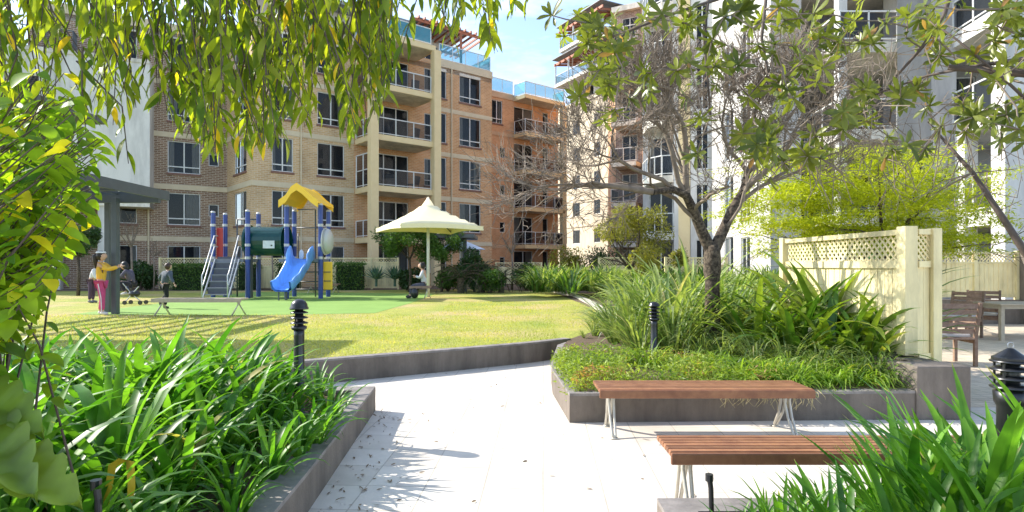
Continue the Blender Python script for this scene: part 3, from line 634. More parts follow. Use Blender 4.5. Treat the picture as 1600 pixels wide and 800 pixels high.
m = MB(); lattice(m, wl, .0, wl.L, 1.55, 1.84, -.01, .07, .02); m.build('lattice_panel', M['cream_fence'], r)
m = MB(); wl.box(m, 0, wl.L, 1.84, 1.9, -.03, .03); wl.box(m, 0, wl.L, 1.48, 1.55, -.03, .03); wl.box(m, 0, wl.L, .48, .54, -.03, .03); m.build('rail', M['cream_fence'], r)
m = MB(); m.box(4.605, 4.70, 6.5, 6.62, .004, 1.91); m.build('post', M['cream_fence'], r, bevel=.005)
# terrace back fence on its grey base
m = MB(); m.box(at(1400, 15.3), 13.3, 15.25, 15.5, 0, .62); tag(m.build('terrace_wall', M['wall_grey'], origin=(11, 15.3, 0)), 'grey rendered low wall under the fence behind the terrace table', 'garden wall')
lattice_fence('cream lattice topped fence on the grey wall behind the terrace table and chairs', (at(1390, 15.38), 15.38), (13.05, 15.38), .62, 1.86, 2.2, .26, .09)
m = MB(); m.box(13.07, 13.5, 14.6, 15.4, 0, 1.9); tag(m.build('wall_pier', M['wall_grey'], origin=(13.3, 15, 0)), 'tall grey pier at the right end of the terrace fence', 'garden wall')
# background fences
lattice_fence('cream lattice fence behind the clipped hedges and the playground', (at(250, 30.6), 30.6), (at(470, 30.6), 30.6), .28, 1.9, 2.4, .42, .14)
lattice_fence('cream lattice fence behind the agave plants, left of the seated woman', (at(508, 30.6), 30.6), (at(622, 30.6), 30.6), .28, 1.9, 2.4, .2, .14)
lattice_fence('cream picket fence below the orange block balconies', (at(775, 38), 38), (at(846, 38), 38), .28, 1.7, 2.4, .3, .2)
lattice_fence('short white lattice fence beyond the garden between the round shrubs', (at(936, 27), 27), (at(1002, 27), 27), .28, 1.88, 2.0, .4, .12)
lattice_fence('cream lattice fence behind the trunk of the bare tree', (at(1040, 25), 25), (at(1135, 25), 25), .28, 1.85, 2.0, .3, .12)

# ------------------------------------------------------------------ benches
def bench(label, x0, y, L, dep, zt, group, rz=0):
    r = root('park_bench', label, 'bench', (x0, y, 0), group, rz)
    n = 6; sw = dep / n
    def mk(i):
        m = MB(); yy = y + i * sw; m.box(x0, x0 + L, yy + .005, yy + sw - .005, zt - .032, zt); return m.build('slat', M['bench_wood'], r, bevel=.006)
    for i in range(n): mk(i)
    m = MB(); m.box(x0, x0 + L, y - .022, y + .003, zt - .075, zt - .006); m.build('front_slat', M['bench_wood'], r, bevel=.009)
    for xl in (x0 + .13, x0 + L - .16):
        lg = MB(); yc = y + dep / 2
        for s, (yf) in ((-1, y + .02), (1, y + dep - .02)):
            for dx in (-.022, .022):
                lg.tube([(xl + dx, yc + s * .05, zt - .05), (xl + dx, yc + s * .035, zt - .14), (xl + dx * .8, yc + s * .09, zt - .27), (xl + dx * .6, yf - .0 + s * .0, .03), (xl, yf + s * .01, .006)], [.014, .013, .012, .012, .014], 8)
            lg.box(xl - .03, xl + .03, yf - .025 + s * .01, yf + .025 + s * .01, 0.001, .012)
        lg.tube([(xl, y + .02, zt - .045), (xl, y + dep - .02, zt - .045)], .016, 8)
        lg.build('leg', M['alu'], r, smooth=True)
    return r
bench('timber slat bench with cast metal legs in front of the tree planter wall', .755, 5.14, 1.86, .42, .43, 'slatted timber benches on the paving')
bench('nearest timber slat bench, its right end hidden by strap leaves', .905, 3.4, 1.9, .33, .44, 'slatted timber benches on the paving')

# ------------------------------------------------------------------ bollard lights
def bollard(label, x, y, z, h, kind='dome', sc=1.0):
    r = root('bollard_light', label, 'bollard', (x, y, z), 'black louvred bollard lights'); R0 = .045 * sc
    m = MB(); m.lathe((x, y, z), [(R0 * 1.7, 0), (R0 * 1.7, .02), (R0 * 1.05, .035), (R0, h - .36 * sc), (R0, h - .30 * sc)], 20); m.build('post', M['black'], r, smooth=True)
    t = h - .30 * sc; m = MB()
    m.lathe((x, y, z), [(R0 * 1.25, t - .01), (R0 * 1.45, t), (R0 * 1.45, t + .02), (R0 * .8, t + .03), (R0 * .8, t + .17 * sc)], 20); m.build('lamp_core', M['black'], r, smooth=True)
    for i in range(3):
        zz_ = t + (.045 + i * .045) * sc; q = MB(); q.lathe((x, y, z), [(R0 * 1.0, zz_ + .012), (R0 * 1.68, zz_), (R0 * 1.70, zz_ + .006), (R0 * 1.0, zz_ + .020)], 24); q.build('louvre', M['black'], r, smooth=True)
    m = MB(); tz = t + .18 * sc
    if kind == 'dome': prof = [(R0 * 1.0, tz - .01), (R0 * 1.75, tz - .012), (R0 * 1.8, tz)] + [(R0 * 1.6 * math.cos(a), tz + .012 + R0 * 1.5 * math.sin(a)) for a in np.linspace(0, math.pi / 2, 8)]
    elif kind == 'flat': prof = [(R0 * 1.0, tz - .01), (R0 * 1.6, tz - .01), (R0 * 1.65, tz), (R0 * 1.3, tz + .03), (R0 * .7, tz + .045), (0, tz + .05)]
    else: prof = [(R0 * 1.3, tz - .005), (R0 * 1.72, tz - .005), (R0 * 1.72, tz + .004), (R0 * .6, tz + .042), (0, tz + .05)]
    m.lathe((x, y, z), prof, 24); m.build('cap', M['black'], r, smooth=kind == 'dome')
    return r
bollard('black bollard light with dome cap standing at the back of the left strap leaf planter', -1.86, 5.2, .2, 1.05, 'dome', 1.0)
bollard('small black bollard light among the strap leaves left of the bare tree trunk', at(1022, 7.6), 7.6, .28, .83, 'flat', 1.0)
# big near lantern
x, y = at(1579, 2.7), 2.7
r = root('bollard_light', 'large black louvred bollard light with conical cap at the right edge', 'bollard', (x, y, .2), 'black louvred bollard lights')
m = MB(); m.lathe((x, y, 0), [(.085, .2), (.085, .22), (.055, .24), (.052, .86), (.062, .88), (.066, .93), (.05, .935), (.05, .94)], 24); m.build('post', M['black'], r, smooth=True)
m = MB(); m.lathe((x, y, 0), [(.036, .935), (.036, 1.075)], 20); m.build('lamp_core', M['black'], r, smooth=True)
for i, z_ in enumerate((.945, .985, 1.025, 1.062)):
    q = MB(); q.lathe((x, y, 0), [(.05, z_ + .012), (.077, z_), (.079, z_ + .005), (.05, z_ + .018)], 28); q.build('louvre', M['black'], r, smooth=True)
m = MB()
for k in range(4): a = k * math.pi / 2 + .5; m.tube([(x + .062 * math.cos(a), y + .062 * math.sin(a), .94), (x + .062 * math.cos(a), y + .062 * math.sin(a), 1.08)], .006, 6)
m.build('spacer', M['black'], r)
m = MB(); m.lathe((x, y, 0), [(.06, 1.076), (.07, 1.074), (.07, 1.084), (.062, 1.088), (.012, 1.125), (0, 1.128)], 28); m.build('cap', M['black'], r)
m = MB(); m.tube([(x + .014 * math.cos(a), y, 1.138 + .014 * math.sin(a)) for a in np.linspace(-.7, math.pi + .7, 12)], .0025, 6); m.build('ring', M['galv'], r)
# garden stake spike in the left planter, and one by the near right planter
def stake(label, px, py, Y, h):
    p = P3(px, py, Y); m = MB(); m.tube([(p.x, p.y, p.z - h), (p.x - .004, p.y, p.z - .04), (p.x - .01, p.y, p.z)], [.012, .013, .014], 10); m.tube([(p.x - .012, p.y, p.z - .005), (p.x - .012, p.y, p.z + .03)], .02, 10)
    tag(m.build('sprinkler_riser', M['black'], origin=(p.x, p.y, p.z - h)), label, 'sprinkler')
stake('black sprinkler riser among the left strap leaves', 155, 762, 2.3, .42)
stake('thin black sprinkler riser at the corner of the nearest planter', 1112, 750, 2.98, .18)

# ------------------------------------------------------------------ terrace furniture
def garden_chair(label, x, y, rz, cushion=False):
    r = root('garden_chair', label, 'chair', (0, 0, 0), 'slatted timber terrace chairs'); w, d = .56, .5; mt = M['old_wood']
    for sx in (-1, 1):
        m = MB(); m.bar((sx * w / 2, -d / 2, 0), (sx * w / 2, -d / 2, .64), .045, .045); m.build('leg', mt, r)
        m = MB(); m.bar((sx * w / 2, d / 2, 0), (sx * w / 2, d / 2, .46), .045, .045); m.bar((sx * w / 2, d / 2, .45), (sx * w / 2, d / 2 + .12, .95), .045, .04); m.build('leg', mt, r)
        m = MB(); m.bar((sx * w / 2, -d / 2 - .03, .65), (sx * w / 2, d / 2 + .03, .65), .06, .025); m.build('armrest', mt, r)
    m = MB()
    for i in range(6): yy = -d / 2 + .03 + i * .085; m.box(-w / 2, w / 2, yy, yy + .07, .40, .425)
    m.box(-w / 2, w / 2, -d / 2 - .01, -d / 2 + .02, .34, .40); m.box(-w / 2 - .01, -w / 2 + .02, -d / 2, d / 2, .34, .40); m.box(w / 2 - .02, w / 2 + .01, -d / 2, d / 2, .34, .40)
    m.build('seat', mt, r)
    m = MB()
    for i in range(5): z = .52 + i * .095; yy = d / 2 + (z - .45) * .24; m.bar((-w / 2 + .02, yy, z), (w / 2 - .02, yy, z), .02, .07)
    m.build('backrest', mt, r)
    if cushion:
        c = MB(); c.box(-w / 2 + .04, w / 2 - .04, -d / 2 + .02, d / 2 - .03, .428, .48); c.build('cushion', mat('pale_cushion', (.6, .6, .62), .9), r, bevel=.02)
    r.location = (x, y, .004); r.rotation_euler = (0, 0, rz); return r
p = G(1475, 575); garden_chair('nearest slatted timber chair on the terrace, seen from behind', 6.62, 9.1, R(172) , True)
garden_chair('slatted timber chair left of the terrace table, second from the front', at(1500, 12.4), 12.4, R(-60), True)
garden_chair('slatted timber chair against the table, third along', at(1536, 12.9), 12.9, R(-40), True)
r = root('garden_table', 'rectangular grey timber table on the terrace at the right edge', 'table', (10.3, 12.3, .004))
m = MB(); x0, x1, y0, y1 = at(1540, 12) + .1, at(1540, 12) + 1.7, 11.75, 12.7
for i in range(9): a_ = y0 + (y1 - y0) * i / 9; m.box(x0, x1, a_, a_ + (y1 - y0) / 9 - .008, .715, .74)
m.build('tabletop', M['light_wood'], r)
m = MB(); m.box(x0 + .06, x1 - .06, y0 + .05, y0 + .08, .64, .712); m.box(x0 + .06, x1 - .06, y1 - .08, y1 - .05, .64, .712); m.box(x0 + .05, x0 + .08, y0 + .08, y1 - .08, .64, .712); m.build('apron', M['light_wood'], r)
for a_ in (x0 + .1, x1 - .1):
    for b_ in (y0 + .1, y1 - .1): m = MB(); m.bar((a_, b_, .004), (a_, b_, .712), .07, .07); m.build('leg', M['light_wood'], r)

# ------------------------------------------------------------------ playground
TP = root('play_structure', 'playground climbing frame with blue posts, stairs, green tunnel, yellow gable roof and blue slide', 'playground', (-7.5, 22.3, .284))
YF, YB = 22.0, 23.3; zg = .284
def post(px, Y, ytop): x = at(px, Y); m = MB(); m.tube([(x, Y, zg), (x, Y, zz(ytop, Y))], .085, 12); o = m.build('post', M['blue_post'], TP, smooth=False); q = MB(); q.ellip((x, Y, zz(ytop, Y)), (.09, .09, .06)); q.build('cap', M['galv'], o, smooth=True); 
for px, Y, yt in ((333, 22.9, 332), (352, 23.3, 335), (387, YF, 330), (404, YB, 334), (448, YF, 322), (460, YB, 330), (501, YF, 320), (513, YB, 330)):
    post(px, Y, yt)
    for yb in (352, 383, 403): x = at(px, Y); m = MB(); z = zz(yb, Y); m.tube([(x, Y, z - .05), (x, Y, z + .05)], .1, 12); m.build('clamp', M['galv'], TP)
zd = 1.75
m = MB(); m.box(at(333, 22.6), at(392, 22.6), 21.95, 23.35, zd - .12, zd); m.build('deck', M['tread'], TP)
m = MB(); m.box(at(446, 22.6), at(506, 22.6), 21.95, 23.35, zd - .12, zd); m.build('deck', M['tread'], TP)
# tunnel
x0, x1 = at(390, 22.6), at(447, 22.6); m = MB(); n = 24; zc = zz(377, 22.6); 
for i in range(n):
    a0_, a1_ = 2 * math.pi * i / n, 2 * math.pi * (i + 1) / n
    for rr, fl in ((.55, 1), (.50, 0)):
        q = [(x0, 22.6 + rr * math.cos(a0_), zc + rr * math.sin(a0_)), (x1, 22.6 + rr * math.cos(a0_), zc + rr * math.sin(a0_)), (x1, 22.6 + rr * math.cos(a1_), zc + rr * math.sin(a1_)), (x0, 22.6 + rr * math.cos(a1_), zc + rr * math.sin(a1_))]
        m.quad(*(q if fl else q[::-1]))
tn = m.build('tunnel', M['tunnel'], TP, smooth=True)
for xx in (x0, x1):
    q = MB(); q.tube([(xx - .04, 22.6, zc), (xx + .04, 22.6, zc)], .62, 24, cap=False); q.tube([(xx - .04, 22.6, zc), (xx + .04, 22.6, zc)], .5, 24, cap=False); 
    q.build('flange', M['tunnel'], tn)
m = MB(); m.box(at(411, 22.05), at(429, 22.05), 22.03, 22.045, zz(388, 22.05), zz(376, 22.05)); m.build('notice', M['paper'], TP)
m = MB(); x_ = at(424.5, 22.04); m.box(x_ - .03, x_ + .03, 22.02, 22.028, zz(384.5, 22.04), zz(382.5, 22.04)); m.build('print', M['black'], TP)
# stairs
M['riser'] = mat('dark_riser', (.10, .105, .13), .7)
xa, xb = at(336, 21.9), at(372, 21.9); n = 6
for i in range(n):
    f = i / (n - 1); z = .5 + (zd - .62) * f; y = 20.75 + 1.1 * f; dx = .2 - .2 * f
    m = MB(); m.box(xa + dx, xb + dx, y, y + .25, z - .035, z); st_ = m.build('step', M['tread'], TP); m = MB(); m.box(xa + dx, xb + dx, y + .225, y + .24, z + .003, z + .2); m.build('riser', M['riser'], st_)
for sx in (xa - .02, xb + .02):
    m = MB(); m.bar((sx + .22, 20.6, .30), (sx, 21.95, zd - .02), .035, .07); m.build('stringer', M['galv'], TP)
    m = MB()
    for h in (.45, .85): m.tube([(sx + .24, 20.55, .3), (sx + .24, 20.55, .3 + h), (sx + .22, 20.7, .42 + h), (sx, 21.9, zd + h), (sx + .02, 22.1, zd + h)], .022, 8)
    m.build('handrail', M['galv'], TP, smooth=True)
m = MB(); m.box(at(337, 23), at(351, 23.2), 23.05, 23.1, zd - .05, zz(356, 23)); m.build('side_panel', M['red'], TP, bevel=.02)
# gable roof over the right deck
xm = at(477, 22.6); za, ze = zz(293, 22.6), zz(318, 22.6); xl, xr = at(450, 22.6), at(509, 22.6); m = MB()
prof = [(xl, ze - .02), (xl + .26, ze + .17), (xm - .2, za - .13), (xm, za), (xm + .2, za - .13), (xr - .26, ze + .17), (xr, ze - .02)]
for i in range(6):
    (p0, q0), (p1, q1) = prof[i], prof[i + 1]
    m.hexa([(p0, 21.7, q0 - .06), (p1, 21.7, q1 - .06), (p1, 23.6, q1 - .06), (p0, 23.6, q0 - .06), (p0, 21.7, q0), (p1, 21.7, q1), (p1, 23.6, q1), (p0, 23.6, q0)])
for yy in (21.7, 23.55):
    for i in range(6):
        (p0, q0), (p1, q1) = prof[i], prof[i + 1]; m.hexa([(p0, yy - .04, q0 - .22), (p1, yy - .04, q1 - .22), (p1, yy, q1 - .22), (p0, yy, q0 - .22), (p0, yy - .04, q0 + .05), (p1, yy - .04, q1 + .05), (p1, yy, q1 + .05), (p0, yy, q0 + .05)])
m.build('roof', M['yellow'], TP)
# slide
SLp = [(at(474, 22.0), 22.0, zd - .0), (at(472, 21.75), 21.75, zd - .1), (at(465, 21.4), 21.4, 1.3), (at(457, 21.1), 21.1, .95), (at(449, 20.9), 20.85, .72), (at(442, 20.7), 20.6, .64)]
prev = None; m = MB(); rows = []; SP = []
for i in range(len(SLp) - 1):
    for j in range(4): SP.append(Vector(SLp[i]).lerp(Vector(SLp[i + 1]), j / 4))
SP.append(Vector(SLp[-1]))
for i, p in enumerate(SP):
    d = (SP[min(i + 1, len(SP) - 1)] - SP[max(i - 1, 0)]).normalized(); sd = Vector((d.y, -d.x, 0)).normalized(); up = sd.cross(d); up = up if up.z > 0 else -up
    hw = .36; hh = .32 if i > 6 else .32 + .26 * math.sin(math.pi * (6 - i) / 6) ** .8
    prof = [(-hw - .06, hh - .05), (-hw - .05, hh + .01), (-hw, hh), (-hw + .02, .12), (-hw + .1, .02), (0, 0), (hw - .1, .02), (hw - .02, .12), (hw, hh), (hw + .05, hh + .01), (hw + .06, hh - .05), (hw + .05, .05), (hw - .08, -.05), (-hw + .08, -.05), (-hw - .05, .05)]
    rows.append([p + sd * a_ + up * b_ for a_, b_ in prof])
k = len(rows[0]); vs = [q for rr in rows for q in rr]; fs = []
for i in range(len(rows) - 1):
    for j in range(k): fs.append((i * k + j, i * k + (j + 1) % k, (i + 1) * k + (j + 1) % k, (i + 1) * k + j))
m.add(vs, fs); e = m.build('slide', M['slide'], TP, smooth=True)
m = MB(); xx = at(447, 20.9); m.tube([(xx, 20.9, zg), (xx, 20.9, .7)], .05, 8); m.tube([(xx - .2, 20.75, zg), (xx - .2, 20.75, .62)], .03, 8); m.build('slide_foot', M['steel'], TP)
# yellow panel, clear bubble, climbing bars
m = MB(); m.box(at(504.5, 22.2), at(519, 22.2), 22.2, 22.28, zz(453, 22.2), zz(409, 22.2)); yp = m.build('activity_panel', M['yellow'], TP, bevel=.04)
for yy in (425, 439): m = MB(); m.box(at(506, 22.2), at(517, 22.2), 22.17, 22.21, zz(yy, 22.2) - .015, zz(yy, 22.2) + .015); m.build('groove', M['steel'], yp)
m = MB(); m.ellip((at(512, 22.3), 22.3, zz(377, 22.3)), (.2, .42, .48)); m.build('bubble_window', M['bubble'], TP, smooth=True)
m = MB(); m.tube([(at(508, 22.3), 22.3, zz(377, 22.3)), (at(509.5, 22.3), 22.3, zz(377, 22.3))], .52, 20); m.build('bubble_frame', M['bubble'], TP)
m = MB(); zt = zz(327, 23.2)
m.tube([(at(465, 23.3), 23.3, zt), (at(493, 23.3), 23.3, zt), (at(493, 23.3), 23.3, zg)], .03, 8)
for yb in (356, 410, 425, 440, 452): m.tube([(at(463, 23), 23.0, zz(yb, 23)), (at(503, 23), 23.0, zz(yb, 23))], .022, 8)
m.tube([(at(466, 23), 23.0, zz(365, 23)), (at(466, 23), 23.0, zd)], .02, 8); m.build('climbing_bars', M['steel'], TP, smooth=True)
m = MB(); m.box(at(396, 23), at(402, 23), 22.5, 22.62, zg, zc - .5); m.build('tunnel_support', M['steel'], TP)
m = MB(); m.tube([(at(365, 23), 23.3, zz(342, 23)), (at(365, 23), 23.3, zg)], .03, 8); m.tube([(at(365, 23), 23.3, zz(342, 23)), (at(400, 23), 23.3, zz(342, 23))], .03, 8); m.build('guard_rail', M['steel'], TP, smooth=True)
m = MB(); m.ellip((at(471, 22), 22.0, zd + .15), (.09, .09, .2)); m.build('knob', M['paper'], TP, smooth=True)
# play bench behind
def simple_bench(label, x0, x1, y, zt, mt, z0=.284, dep=.4):
    r = root('park_bench', label, 'bench', ((x0 + x1) / 2, y, z0), 'low benches on the lawn')
    for i in range(5): m = MB(); m.box(x0, x1, y + i * dep / 5 + .005, y + (i + 1) * dep / 5 - .005, zt - .04, zt); m.build('slat', mt, r)
    m = MB(); m.box(x0, x1, y - .02, y, zt - .09, zt - .004); m.build('front_slat', mt, r)
    for xx in (x0 + .15, x1 - .15):
        m = MB()
        for s in (-1, 1): m.tube([(xx, y + dep / 2 + s * .03, zt - .04), (xx, y + dep / 2 + s * .04, zt - .16), (xx + s * .09, y + dep / 2 + s * dep * .45, z0)], [.02, .017, .02], 8)
        m.build('leg', M['alu'], r, smooth=True)
    return r
simple_bench('weathered low bench on the lawn edge below the playground stairs', at(246, 14.6), at(384, 14.6), 14.35, .284 + .42, M['light_wood'])
simple_bench('low bench under the hedge to the right of the slide', at(478, 26), at(528, 26), 26, .284 + .42, M['old_wood'])

# ------------------------------------------------------------------ umbrella
x, Y = at(669, 23.2), 23.2; zr = zz(353, Y); U = root('shade_umbrella', 'large square cream shade umbrella over the seated woman', 'umbrella', (x, Y, .284))
m = MB(); m.tube([(x, Y, .284), (x, Y, zz(309, Y))], .06, 12); m.build('pole', M['frame'], U, smooth=True)
m = MB(); hs = 1.62; apex = zz(307, Y); N = 12; ang = R(28); vs = []; fs = []
for i in range(N + 1):
    for j in range(N + 1):
        a_, b_ = i / N * 2 - 1, j / N * 2 - 1; rr = max(abs(a_), abs(b_)); sag = .1 * (1 - min(abs(a_), abs(b_)) / max(rr, 1e-6)) if rr > 0 else 0
        z = apex - (apex - zr) * rr ** .62 - (0 if rr < 1 else 0) + (.10 * (1 - (min(abs(a_), abs(b_)) / max(rr, .01)) ** 2) * rr) * 0 - .06 * rr * (min(abs(a_), abs(b_)) / max(rr, .01)) ** 2
        q = 1 - .07 * (1 - (min(abs(a_), abs(b_)) / max(rr, .01)) ** 2) * rr
        px_, py_ = a_ * hs * q, b_ * hs * q; vs.append((x + px_ * math.cos(ang) - py_ * math.sin(ang), Y + px_ * math.sin(ang) + py_ * math.cos(ang), z))
for i in range(N):
    for j in range(N): fs.append((i * (N + 1) + j, (i + 1) * (N + 1) + j, (i + 1) * (N + 1) + j + 1, i * (N + 1) + j + 1))
m.add(vs, fs); cnp = m.build('canopy', M['canvas'], U, smooth=True); sm = cnp.modifiers.new('t', 'SOLIDIFY'); sm.thickness = .012
m = MB(); ed = [vs[i * (N + 1)] for i in range(N + 1)] + [vs[N * (N + 1) + j] for j in range(1, N + 1)] + [vs[i * (N + 1) + N] for i in range(N - 1, -1, -1)] + [vs[j] for j in range(N - 1, -1, -1)]
for i in range(len(ed) - 1): a_, b_ = ed[i], ed[i + 1]; m.quad((a_[0], a_[1], a_[2] - .16), (b_[0], b_[1], b_[2] - .16), b_, a_)
vl = m.build('valance', M['canvas'], cnp); sm = vl.modifiers.new('t', 'SOLIDIFY'); sm.thickness = .01
m = MB(); cs = [vs[0], vs[N], vs[N * (N + 1)], vs[-1]]
for di, dj in ((0, 0), (0, 1), (1, 0), (1, 1)): m.tube([Vector(vs[(6 + (k_ if di else -k_)) * (N + 1) + 6 + (k_ if dj else -k_)]) - Vector((0, 0, .07)) for k_ in range(1, 7)], .018, 6)
m.build('ribs', M['steel'], U)

# dark flat roofed shelter behind with pale blue parasol
S = root('shelter', 'dark flat roofed shelter half hidden behind the cream umbrella', 'shelter', (at(715, 28.5), 28.5, .28))
m = MB(); m.box(at(650, 28), at(742, 28), 27.6, 30.4, zz(372, 28), zz(366, 28)); m.build('roof', M['steel'], S)
for px in (668, 726): m = MB(); m.box(at(px, 28) - .09, at(px, 28) + .09, 28.0, 28.18, .28, zz(372, 28)); m.build('post', M['steel'], S)
m = MB(); x = at(716, 29.8); Y = 31.2
for k in range(8):
    a0_, a1_ = k * math.pi / 4, (k + 1) * math.pi / 4; m.add([(x, Y, 2.9), (x + 1.3 * math.cos(a0_), Y + .8 * math.sin(a0_), 2.35), (x + 1.3 * math.cos(a1_), Y + .8 * math.sin(a1_), 2.35)], [(0, 1, 2)])
U2 = root('garden_umbrella', 'pale blue and white garden umbrella behind the dark shelter', 'umbrella', (x, Y, .28)); cc = m.build('canopy', mat('pale_blue_cloth', (.62, .72, .85), .8), U2); sm = cc.modifiers.new('t', 'SOLIDIFY'); sm.thickness = .01
m = MB(); m.tube([(x, Y, .28), (x, Y, 2.9)], .03, 8); m.build('pole', M['frame'], U2)

# ------------------------------------------------------------------ pergola at the left
PG = root('pergola', 'dark grey steel pergola with paired posts at the left of the lawn', 'pergola', (-9.8, 14.9, .28))
for px, Y, zt in ((180.5, 14.95, 3.2), (169.5, 15.6, 3.2)):
    x = at(px, Y); m = MB(); m.box(x - .065, x + .065, Y - .075, Y + .075, .28, zt); m.build('post', M['steel'], PG, bevel=.008)
m = MB(); m.bar((-9.0, 15.55, 3.32), (-9.15, 11.6, 3.38), .07, .24); m.bar((-13.4, 15.55, 3.32), (-13.4, 11.6, 3.38), .07, .24)
m.bar((-9.0, 15.2, 3.2), (-13.4, 15.2, 3.2), .12, .2); m.bar((-9.1, 11.7, 3.2), (-13.4, 11.7, 3.2), .12, .2); m.bar((-9.0, 15.62, 3.33), (-13.4, 15.62, 3.33), .05, .22); m.build('beam', M['steel'], PG)
for i in range(8): x = -9.35 - .5 * i; m = MB(); m.bar((x, 15.58, 3.42), (x, 11.6, 3.42), .07, .1); m.build('rafter', M['steel'], PG)
m = MB(); m.bar((-9.05, 13.6, 3.24), (-13.4, 13.6, 3.24), .08, .05); m.build('batten', M['steel'], PG)
# added unseen roof, casts the straight band of shade on the near lawn
m = MB(); m.box(-13.5, -7.75, 9.3, 11.4, 4.2, 4.3); m.build('added_shade_roof', M['steel'], PG)
for x in (-13.2,): 
    m = MB(); m.box(x - .08, x + .08, 11.2, 11.36, .28, 4.2); m.build('post', M['steel'], PG)  # holds up the added shade roof
m = MB(); m.box(-9.6, -9.45, 11.3, 11.45, 3.4, 4.2); m.build('shade_roof_bracket', M['steel'], PG)  # joins the added shade roof to the pergola

# ------------------------------------------------------------------ people
def skin_mesh(joints, edges, mt, name, parent, sub=1, rootj=0, extra=None):
    me = bpy.data.meshes.new(name); keys = list(joints); ix = {k: i for i, k in enumerate(keys)}
    me.from_pydata([joints[k][0] for k in keys], [(ix[a], ix[b]) for a, b in edges], []); o = bpy.data.objects.new(name, me); SC.collection.objects.link(o)
    md = o.modifiers.new('s', 'SKIN'); 
    for i, k in enumerate(keys):
        r_ = joints[k][1]; me.skin_vertices[0].data[i].radius = (r_, r_) if not hasattr(r_, '__len__') else r_; me.skin_vertices[0].data[i].use_root = (i == rootj)
    sb = o.modifiers.new('b', 'SUBSURF'); sb.levels = sub; sb.render_levels = sub
    bpy.context.view_layer.update(); dg = bpy.context.evaluated_depsgraph_get(); nm = bpy.data.meshes.new_from_object(o.evaluated_get(dg)); bpy.data.objects.remove(o)
    if extra:
        bm = bmesh.new(); bm.from_mesh(nm); tmp = bpy.data.meshes.new('t'); tmp.from_pydata(extra.v, [], extra.f); bm.from_mesh(tmp); bm.to_mesh(nm); bm.free(); bpy.data.meshes.remove(tmp)
    nm.materials.clear(); nm.materials.append(mt); nm.polygons.foreach_set('use_smooth', [True] * len(nm.polygons)); nm.name = name
    ob = link(bpy.data.objects.new(name, nm)); ob.parent = parent; return ob
